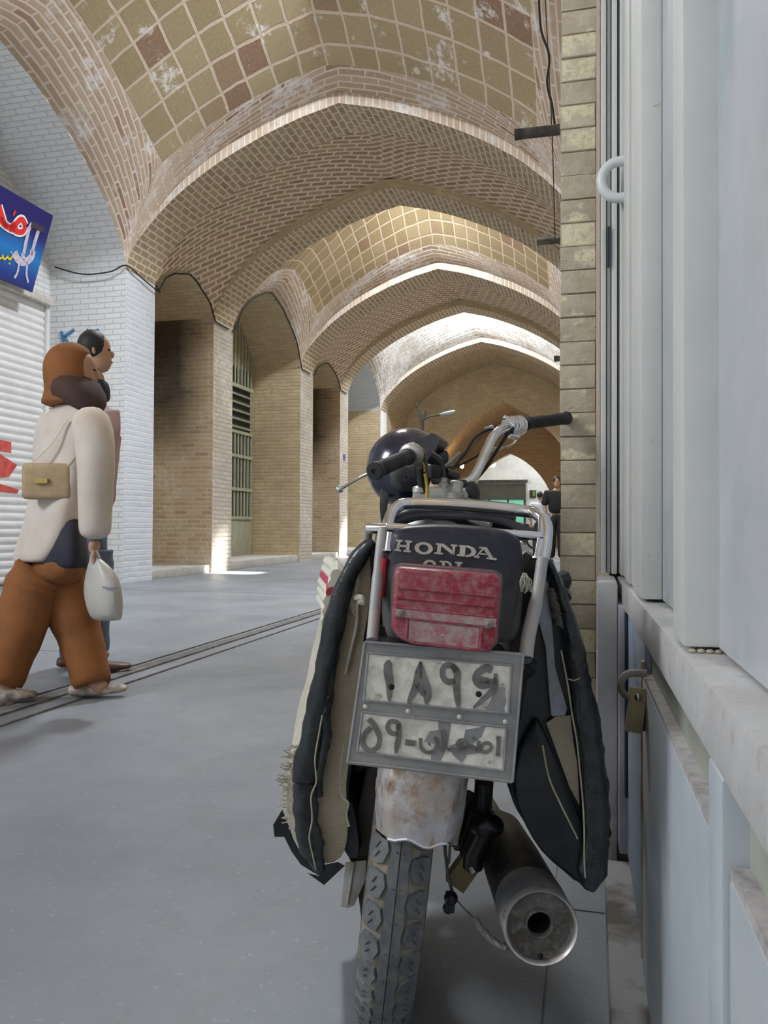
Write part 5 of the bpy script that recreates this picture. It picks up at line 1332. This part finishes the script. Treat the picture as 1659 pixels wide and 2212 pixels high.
def head(fig, c, face, r, mat, hairm=None, name='head'):
    """head with brow, nose, lips and ears turned towards `face`"""
    up = Vector((0, 0, 1)); fwd = (face - up*face.dot(up)).normalized(); sd = fwd.cross(up)
    mb = MB(); rings = []
    prof_ = [(-1.0, .30, .35, .25), (-.85, .52, .62, .25), (-.6, .64, .80, .15), (-.3, .70, .88, .06), (0, .76, .93, 0), (.3, .78, .96, -.03), (.6, .72, .88, -.06), (.85, .48, .60, -.08), (1.0, .12, .18, -.08)]
    for h, w, dpt, off in prof_:
        ring = []
        for k in range(24):
            a = 2*pi*k/24; x, y = sin(a), cos(a); bump_ = 0
            if abs(h) < .35 and abs(x) < .25 and y > 0: bump_ = .12 if h < 0 else .03
            if abs(h) < .12 and .25 < abs(x) < .5 and y > 0: bump_ = -.05
            if -.62 < h < -.5 and abs(x) < .3 and y > 0: bump_ = .04
            ring.append(c + sd*r*w*x + fwd*r*(dpt*y + off + bump_) + up*r*1.28*h)
        rings.append(ring)
    mb.loft(rings, 0, True, True)
    mb.sphere(c + fwd*r*1.0 - up*r*.12, r*.16, sc=(1, 1, 1.5)); o = mb.build(name, [mat], fig.r, subd=1)
    for s_ in (-1, 1):
        m2 = MB(); m2.sphere(c + sd*r*.78*s_ - up*r*.02, r*.2, sc=(.6, .9, 1.4)); m2.build('ear', [mat], fig.r)
        m2 = MB(); m2.sphere(c + fwd*r*.86 + sd*r*.3*s_ + up*r*.10, r*.10, sc=(1, 1, .6)); m2.build('eye', [M_hair], fig.r)
    m2 = MB(); m2.sphere(c + fwd*r*.90 - up*r*.62, r*.2, sc=(1.1, .6, .35)); m2.build('mouth', [pm('lips', (.35, .12, .10), None, .5)], fig.r)
    if hairm:
        m2 = MB(); m2.sphere(c + up*r*.30 - fwd*r*.12, r*1.0, sc=(.92, 1.0, 1.08)); m2.build('hair', [hairm], fig.r)
    return o

A = Fig(3.05, (120, 1500), 'walking person in rust brown headscarf and trousers and cream coat, holding a carrier bag')
fw = (BR0*.9 + Vector((0, .35, 0))).normalized()
body = A.sk('body', [(110, 1190), (125, 1050, 0), (150, 930, 0), (160, 880, 0), (168, 830, 0), (74, 1278, -.06), (42, 1367, -.12), (6, 1465, -.18), (148, 1292, .04), (176, 1387, .03), (196, 1470, .0), (200, 905, -.10), (205, 1050, -.14), (205, 1165, -.15), (118, 910, .12), (110, 1030, .16), (130, 1110, .12), (228, 1492, .0), (28, 1528, -.2)],
    [(0, 1), (1, 2), (2, 3), (3, 4), (0, 5), (5, 6), (6, 7), (0, 8), (8, 9), (9, 10), (3, 11), (11, 12), (12, 13), (3, 14), (14, 15), (15, 16), (10, 17), (7, 18)],
    [(.07, .06), (.07, .06), (.07, .06), .06, .05, .055, .045, .038, .055, .045, .038, .036, .032, .028, .036, .032, .028, .035, .035], M_skin)
head(A, A.p(170, 803), fw, .078, M_skin)
# scarf: hood open at the face, wrapping the neck and shoulders
Pc = A.p(158, 806); up = Vector((0, 0, 1)); sdv = fw.cross(up)
mb = MB(); rings = []
for h, w, d_, off, op in ((.150, .02, .02, -.01, 0), (.135, .065, .07, -.012, 0), (.10, .098, .105, -.012, .0), (.055, .115, .125, -.014, .62), (.0, .118, .128, -.014, .72), (-.05, .115, .125, -.01, .62), (-.095, .118, .13, -.0, 0), (-.14, .135, .145, -.0, 0), (-.17, .17, .155, -.0, 0)):
    ring = []
    for k in range(28):
        a = pi + 2*pi*k/28; x, y = sin(a), cos(a); s_ = 1.0
        if op and y > .2: s_ = 1 - (y-.2)*op*.75
        ring.append(Pc + (sdv*w*x + fw*(d_*y*s_ + off) + up*h)*.88)
    rings.append(ring)
mb.loft(list(reversed(rings)), 0, True, True); mb.build('headscarf', [M_brown], A.r, subd=1)
A.sk('chest_scarf', [(150, 850), (170, 840, -.03), (195, 870, -.06), (200, 900, -.07)], [(0, 1), (1, 2), (2, 3)], [(.13, .10), (.125, .09), (.10, .05), (.03, .02)], M_dbrown)
def garment(F_, name, rows, mat, parent=None, wob=.006, dy=0.0):
    """soft tube of cloth: rows of (pixel y, left px, right px, half depth in m)"""
    mb = MB(); rings = []; random.seed(len(name))
    for i, (y, xa, xb, d_) in enumerate(rows):
        ring = []; xm, hw = (xa+xb)/2, (xb-xa)/2
        for k in range(32):
            a = 2*pi*k/32; fold = 1 + .05*sin(5*a + i*.35)*min(1, i/3)
            ring.append(F_.p(xm + hw*cos(a)*fold, y, dy + d_*sin(a)*fold))
        rings.append(ring)
    mb.loft(rings, 0, True, True); return mb.build(name, [mat], F_.r, subd=1, ang=80)
garment(A, 'coat', [(862, 138, 182, .07), (874, 118, 200, .10), (890, 100, 214, .12), (925, 80, 216, .135), (980, 72, 206, .14), (1040, 66, 196, .14), (1090, 58, 188, .145), (1140, 46, 180, .15), (1180, 34, 168, .15), (1212, 24, 140, .14), (1216, 34, 130, .12)], M_cream)
A.sk('sleeve', [(186, 892, -.11), (203, 925, -.15), (208, 1000, -.17), (206, 1090, -.16), (205, 1168, -.15)], [(0, 1), (1, 2), (2, 3), (3, 4)], [.08, .088, .08, .072, .066], M_cream)
A.sk('sleeve', [(125, 895, .12), (114, 930, .17), (106, 1000, .19), (104, 1060, .18), (108, 1110, .16)], [(0, 1), (1, 2), (2, 3), (3, 4)], [.08, .088, .08, .072, .066], M_cream)
garment(A, 'tunic', [(1100, 80, 182, .13), (1150, 78, 186, .15), (1190, 72, 190, .16), (1226, 66, 192, .16), (1230, 80, 180, .14)], M_navy)
def legwear(F_, hip, legs, mat, dy=0.0):
    """trousers: hip section and two tapering legs that overlap inside it, one mesh"""
    mb = MB(); rings = []
    for (y, xa, xb, d_) in hip:
        xm, hw = (xa+xb)/2, (xb-xa)/2; rings.append([F_.p(xm + hw*cos(2*pi*k/28), y, dy + d_*sin(2*pi*k/28)) for k in range(28)])
    mb.loft(rings, 0, True, True)
    for J, R_ in legs:
        P = bez([F_.p(*j) for j in J], 5); n = len(P); rr = [lerpt([(q/(len(R_)-1), r) for q, r in enumerate(R_)], k/(n-1))*(1 + .03*sin(k*1.9)) for k in range(n)]
        mb.tube(P, rr, 22)
    return mb.build('trousers', [mat], F_.r, ang=80)
legwear(A, [(1190, 82, 172, .12), (1215, 66, 184, .15), (1235, 58, 182, .15), (1252, 66, 172, .13), (1266, 90, 150, .08)], [([(94, 1235, -.05), (72, 1278, -.06), (42, 1367, -.12), (2, 1475, -.18)], [.115, .125, .10, .085]), ([(135, 1235, .05), (148, 1292, .04), (176, 1387, .03), (200, 1480, .0)], [.12, .118, .092, .078])], M_brown)
for x, y, dy, nm in ((200, 1490, 0, 'shoe'), (0, 1532, -.22, 'shoe')):
    mb = MB(); c = A.p(x, y, dy); c.z = .035
    rings = []
    for t, w, h in ((-.10, .03, .03), (-.08, .038, .045), (-.02, .036, .05), (.05, .045, .042), (.11, .044, .030), (.145, .025, .018)):
        rings.append([c + fw*t + sdv*w*cos(2*pi*k/16) + up*(h*max(sin(2*pi*k/16), -.7)*.7 - .0) for k in range(16)])
    mb.loft(rings, 0, True, True); mb.build(nm, [pm('pale_sandal', (.5, .42, .36), (.12, .1, .09), .6, scale=18)], A.r, subd=1)
hand(A, 'right_hand', A.p(204, 1165, -.15), A.p(203, 1192, -.15), Vector((0, 0, -1)) + fw*.3, M_skin)
hand(A, 'left_hand', A.p(100, 1110, .16), A.p(112, 1128, .16), fw + Vector((0, 0, -.4)), M_skin)
sb = empty('shoulder_bag', A.o + A.p(105, 1040, -.14)); tag(sb, 'small tan shoulder bag carried against the cream coat of the walker', 'bag')
c = A.p(105, 1040, -.14)
mb = MB(); mb.box(Vector((0, 0, 0)), (.20, .07, .15), rot=Matrix.Rotation(.3, 3, 'Z')); mb.build('pouch', [M_beige], sb, bevel=.02, seg=3)
mb = MB(); mb.tube(bez([Vector((-.09, -.02, .06)), A.p(110, 960, -.16) - c, A.p(150, 905, -.14) - c, A.p(175, 960, -.19) - c, Vector((.10, -.01, .06))], 6), .006, 8, flat=.5); mb.build('strap', [pm('pale_strap', (.66, .58, .45), None, .6)], sb)
mb = MB(); mb.box((.0, -.045, .0), (.05, .01, .02), rot=Matrix.Rotation(.3, 3, 'Z')); mb.build('clasp', [pm('gold_clasp', (.5, .38, .12), None, .3, .8)], sb)
# plastic carrier bag
bo = A.o + A.p(205, 1200, -.15); cb_ = empty('carrier_bag', bo); tag(cb_, 'crumpled grey white plastic carrier bag hanging from the hand of the walker', 'bag')
mb = MB(); rings = []; random.seed(6); c = A.p(205, 1200, -.15)
for y, x0_, x1_, d_ in ((1203, 196, 214, .015), (1218, 190, 232, .03), (1240, 184, 255, .05), (1275, 180, 264, .065), (1310, 184, 266, .065), (1332, 192, 266, .05), (1342, 202, 262, .02)):
    ring = []; xm, hw = (x0_+x1_)/2, (x1_-x0_)/2
    for k in range(20):
        a = 2*pi*k/20; ring.append(A.p(xm + hw*cos(a), y, -.15 + d_*sin(a)) - c + Vector((random.uniform(-.004, .004), random.uniform(-.006, .006), random.uniform(-.003, .003))))
    rings.append(ring)
mb.loft(rings, 0, True, True); mb.build('bag_body', [M_plas], cb_, subd=1)
mb = MB(); mb.tube(bez([A.p(194, 1225, -.15) - c, A.p(198, 1198, -.14) - c, A.p(205, 1188, -.15) - c, A.p(212, 1198, -.16) - c, A.p(222, 1225, -.15) - c], 5), .005, 8); mb.build('handles', [M_plas], cb_)
mb = MB(); mb.tube(bez([A.p(222, 1268, -.218) - c, A.p(240, 1271, -.216) - c, A.p(256, 1268, -.205) - c], 4), .003, 6); mb.build('blue_print', [pm('faint_blue_print', (.2, .22, .45), None, .5)], cb_)

Bp = Fig(3.62, (185, 1440), 'dark haired person in pink top and jeans, mostly hidden behind the walker in cream')
Bp.sk('body', [(190, 1130), (200, 1000), (205, 900), (207, 850), (206, 800), (170, 1180, .05), (158, 1300, .05), (158, 1405, .05), (205, 1180, -.05), (205, 1290, -.05), (208, 1400, -.05), (178, 1425, .05), (232, 1422, -.05)], [(0, 1), (1, 2), (2, 3), (3, 4), (0, 5), (5, 6), (6, 7), (0, 8), (8, 9), (9, 10), (7, 11), (10, 12)], [.06, .06, .06, .05, .045, .05, .042, .034, .05, .042, .034, .03, .03], M_skin)
head(Bp, Bp.p(205, 760), fw, .082, M_skin, M_hair)
Bp.sk('top', [(195, 1110), (203, 1000), (206, 900), (207, 865), (222, 900, -.14), (226, 1000, -.16), (222, 1090, -.12), (190, 900, .14)], [(0, 1), (1, 2), (2, 3), (2, 4), (4, 5), (5, 6), (2, 7)], [.14, .14, (.14, .12), .09, .075, .065, .058, .08], M_pink, 1)
Bp.sk('collar_scarf', [(200, 870), (208, 840), (210, 815)], [(0, 1), (1, 2)], [.10, .075, .06], M_navy)
legwear(Bp, [(1120, 160, 226, .10), (1160, 152, 232, .13), (1200, 150, 232, .13), (1225, 160, 225, .09)], [([(178, 1190, .05), (170, 1230, .06), (160, 1310, .06), (158, 1420, .06)], [.09, .09, .075, .066]), ([(203, 1190, -.05), (205, 1230, -.05), (204, 1310, -.05), (206, 1405, -.05)], [.09, .09, .075, .066])], M_jean)
for x, y, dy in ((166, 1432, .05), (220, 1430, -.05)):
    mb = MB(); c = Bp.p(x, y, dy); c.z = .03; rings = []
    for t, w, h in ((-.10, .03, .03), (-.08, .038, .045), (-.02, .036, .05), (.05, .045, .038), (.11, .044, .028), (.145, .025, .018)):
        rings.append([c + fw*t + sdv*w*cos(2*pi*k/16) + up*(h*max(sin(2*pi*k/16), -.7)*.7) for k in range(16)])
    mb.loft(rings, 0, True, True); mb.build('sandal', [M_shoe], Bp.r, subd=1)
hand(Bp, 'right_hand', Bp.p(222, 1095, -.12), Bp.p(221, 1120, -.12), Vector((0, 0, -1)) + fw*.2, M_skin)

# ------------------------------------------------------------------ far people
def standing(Y, hx, hy, fy, label, top, bot, hairm, faceV, hw=1.0, lean=0):
    F_ = Fig(Y, (hx, fy), label); H = atY(hx, hy, Y).z; s = H/1.72; u = Vector((0, 0, 1)); sdx = faceV.cross(u)
    def q(x, f, z): return sdx*x*s + faceV*f*s + u*z*s
    V = [q(0, 0, .95), q(0, 0, 1.15), q(0, 0, 1.38), q(0, 0, 1.50), q(.09, 0, .90), q(.10, .02, .50), q(.10, -.01, .08), q(-.09, 0, .90), q(-.10, .04, .50), q(-.10, .05, .08), q(.19, 0, 1.40), q(.24, 0, 1.12), q(.22, .10, .90), q(-.19, 0, 1.40), q(-.24, 0, 1.12), q(-.22, .06, .88), q(.11, .12, .04), q(-.11, .18, .04)]
    E = [(0, 1), (1, 2), (2, 3), (0, 4), (4, 5), (5, 6), (0, 7), (7, 8), (8, 9), (2, 10), (10, 11), (11, 12), (2, 13), (13, 14), (14, 15), (6, 16), (9, 17)]
    skin('body', V, E, [.07*s, .07*s, .07*s, .05*s, .05*s, .042*s, .034*s, .05*s, .042*s, .034*s, .05*s, .042*s, .03*s, .05*s, .042*s, .03*s, .035*s, .035*s], M_skin, F_.r)
    head(F_, q(0, .02, 1.61), faceV, .088*s, M_skin, hairm)
    skin('shirt', [V[0], V[1], V[2], V[10], V[11], V[13], V[14]], [(0, 1), (1, 2), (2, 3), (3, 4), (2, 5), (5, 6)], [(.19*s, .15*s), (.19*s, .15*s), (.18*s, .13*s), .09*s, .08*s, .09*s, .08*s], top, F_.r)
    skin('trousers', [q(0, 0, 1.02), q(0, 0, .96), V[4], V[5], V[6], V[7], V[8], V[9]], [(0, 1), (1, 2), (2, 3), (3, 4), (1, 5), (5, 6), (6, 7)], [.14*s, .15*s, .125*s, .095*s, .08*s, .125*s, .095*s, .08*s], bot, F_.r)
    for w_, a_ in ((12, 11), (15, 14)): hand(F_, 'hand', V[w_], V[w_] + (V[w_]-V[a_]).normalized()*.07, faceV, M_skin, sc=s)
    for f_ in (16, 17):
        mb = MB(); mb.sphere(V[f_], .045*s, sc=(1, 1, .9)); mb.sphere(V[f_] + faceV*.06, .045*s, sc=(1, 1.2, .8)); mb.build('shoe', [M_navy], F_.r)
    return F_
M_blackc = pm('black_cloth', (.012, .012, .014), None, .8)
standing(17.0, 1202, 1029, 1203, 'standing man in black shirt and black trousers far down the aisle beside the column', M_blackc, M_blackc, M_hair, Vector((.1, -1, 0)).normalized())
standing(19.5, 1166, 1062, 1195, 'distant person in pale blue shirt just behind the man in black', pm('pale_blue_cloth', (.50, .56, .72), None, .8), M_navy, M_hair, Vector((-.2, 1, 0)).normalized())

# ------------------------------------------------------------------ things at the far end
YE = 32.98
def fe(px, py, d=0.0): return atY(px, py, YE - d)
def fbox(mb, x0, y0, x1, y1, d0, d1, m=0):
    a, b = fe(x0, y0), fe(x1, y1); mb.box(((a.x+b.x)/2, YE - (d0+d1)/2, (a.z+b.z)/2), (abs(b.x-a.x), d1-d0, abs(a.z-b.z)), m)
fs = empty('far_shop', (fe(1090, 1100).x, YE, 0)); tag(fs, 'far shop with dark rolled shutter and green lit windows in the white end wall', 'shopfront')
off = Vector(fs.location)
def fput(mb, name, mat): mb.V = [v - off for v in mb.V]; return mb.build(name, [mat], fs)
mb = MB(); fbox(mb, 1020, 1046, 1136, 1079, 0, .12); fput(mb, 'dark_shutter', pm('dark_green_shutter', (.05, .055, .045), (.07, .07, .06), .7, scale=3))
mb = MB(); fbox(mb, 1018, 1038, 1140, 1041, 0, .3); fput(mb, 'awning_bar', M_pipe)
for a, b in ((1022, 1056), (1059, 1096), (1099, 1131)):
    mb = MB(); fbox(mb, a, 1080, b, 1128, .02, .05); fput(mb, 'window_pane', emis('green_lit_pane', (.16, .50, .36), .55))
for x in (1057.5, 1097.5, 1134):
    mb = MB(); fbox(mb, x-1.5, 1078, x+1.5, 1176, .02, .09); fput(mb, 'mullion', M_greend)
mb = MB(); fbox(mb, 1020, 1128, 1136, 1176, .01, .06); fput(mb, 'lower_panel', M_mpaint2)
mb = MB(); fbox(mb, 1144, 1059, 1158, 1075, 0, .05, 0); o = mb.build('wall_picture', [M_greend]); tag(o, 'small dark framed picture with a green patch on the far white wall', 'picture')
mb = MB(); fbox(mb, 1151, 1061, 1156, 1072, .05, .06); mb.build('green_patch', [pm('green_print', (.12, .3, .05), None, .6)], o)
# parked motorbike far away
pb_ = atY(1128, 1166, 26.5); pb_.z = 0
fm = empty('motorcycle', pb_); tag(fm, 'tiny dark motorcycle parked sideways at the far end of the passage', 'motorcycle')
for x in (-.42, .42):
    mb = MB(); mb.lathe([(.24, -.03), (.30, -.02), (.31, 0), (.30, .02), (.24, .03), (.24, -.03)], 28, 0, T=Matrix.Translation((x, 0, .31)) @ Matrix.Rotation(pi/2, 4, 'X')); mb.build('wheel', [M_blk], fm)
    mb = MB()
    for k in range(10): mb.tube([Vector((x, 0, .31)), Vector((x + .24*cos(k*pi/5), 0, .31 + .24*sin(k*pi/5)))], .006, 4)
    mb.build('spokes', [M_steel], fm)
mb = MB(); mb.tube([(-.42, 0, .31), (-.1, 0, .38), (.1, 0, .35)], .04, 8); mb.box((.05, 0, .36), (.28, .2, .24)); mb.build('engine', [M_blk], fm)
mb = MB(); mb.sphere((.10, 0, .72), .13, sc=(1.7, .9, .8)); mb.build('fuel_tank', [M_blk], fm)
mb = MB(); mb.sphere((-.30, 0, .70), .12, sc=(2.2, 1, .45)); mb.build('seat', [M_blk], fm)
mb = MB(); mb.tube([(.42, 0, .31), (.30, 0, .75), (.27, 0, .92)], .03, 8); mb.tube([(.22, -.3, .97), (.27, 0, .92), (.22, .3, .97)], .015, 8); mb.build('fork_and_bar', [M_steel], fm)
mb = MB(); mb.tube([(-.75, -.13, .26), (0, -.13, .24)], .04, 8); mb.build('muffler', [M_chrome2], fm)
# lamps: two bare bulbs in the passage, street lamp on a bracket
def bulb(px, py, Y, r, st, col, lab, pw):
    c = atY(px, py, Y); o = empty('bare_bulb', c); tag(o, lab, 'lamp', 'bare bulbs in the far passage')
    mb = MB(); mb.sphere((0, 0, 0), r, sc=(1, 1, 1.3)); mb.build('bulb', [emis('bulb_glow', col, st)], o)
    mb = MB(); mb.tube([(0, 0, r*1.1), (0, 0, r*1.1+.08)], .03, 8); mb.build('socket', [M_cable], o)
    l = bpy.data.lights.new('bulb_light', 'POINT'); l.energy = pw; l.color = col; l.shadow_soft_size = r
    lo = bpy.data.objects.new('bulb_light', l); COL.objects.link(lo); lo.location = c + Vector((0, -.25, -.15))
bulb(998, 1006, 26.6, .07, 30, (1, .62, .28), 'bare bulb glowing warm, left of the two in the far passage', 22)
bulb(1065, 1001, 30.9, .11, 30, (1, .97, .88), 'round white lamp shining under the white end arch', 60)
l = bpy.data.lights.new('added_end_fill', 'POINT'); l.energy = 110; l.color = (.93, .97, 1); l.shadow_soft_size = .4  # light without a fixture, added to brighten the white end wall
lo = bpy.data.objects.new('added_end_fill', l); COL.objects.link(lo); lo.location = (-1.2, 31.2, 4.2)
l = bpy.data.lights.new('passage_lamp', 'POINT'); l.energy = 22; l.color = (1, .55, .22); l.shadow_soft_size = .2
lo = bpy.data.objects.new('passage_lamp', l); COL.objects.link(lo); lo.location = (-.9, 26.6, 2.9)
sp = atY(910, 925, 15.6); so_ = sp.copy(); lampo = empty('street_lamp', so_); tag(lampo, 'street lamp with pale shade on a thin bracket, showing above the helmet', 'lamp')
P = lambda x, y, d=0: atY(x, y, 15.6+d) - so_
mb = MB(); mb.tube([P(911, 960), P(912, 905), P(914, 896)], .035, 8); mb.tube([P(912, 912), P(906, 893), P(899, 872)], .022, 8); mb.tube([P(912, 912), P(918, 897), P(920, 888)], .018, 8); mb.build('pole', [M_pipe], lampo)
mb = MB(); mb.tube(bez([P(913, 908), P(925, 900), P(945, 897), P(958, 894)], 5), .018, 8); mb.build('arm', [M_pipe], lampo)
mb = MB(); mb.loft([[P(x + 0, y + r*sin(a)*1.0, .0) + Vector((0, r*.012*cos(a), 0)) for a in [2*pi*k/12 for k in range(12)]] for x, y, r in ((948, 896, 1), (956, 894, 3.2), (966, 892, 4), (976, 890, 4), (983, 888, 1.5))], 0, True, True); mb.build('lamp_shade', [pm('pale_blue_shade', (.42, .52, .58), None, .4)], lampo)
# pole down to the ground
mb = MB(); mb.tube([P(911, 960), Vector((0, 0, -so_.z))], .035, 8); mb.build('post', [M_pipe], lampo)
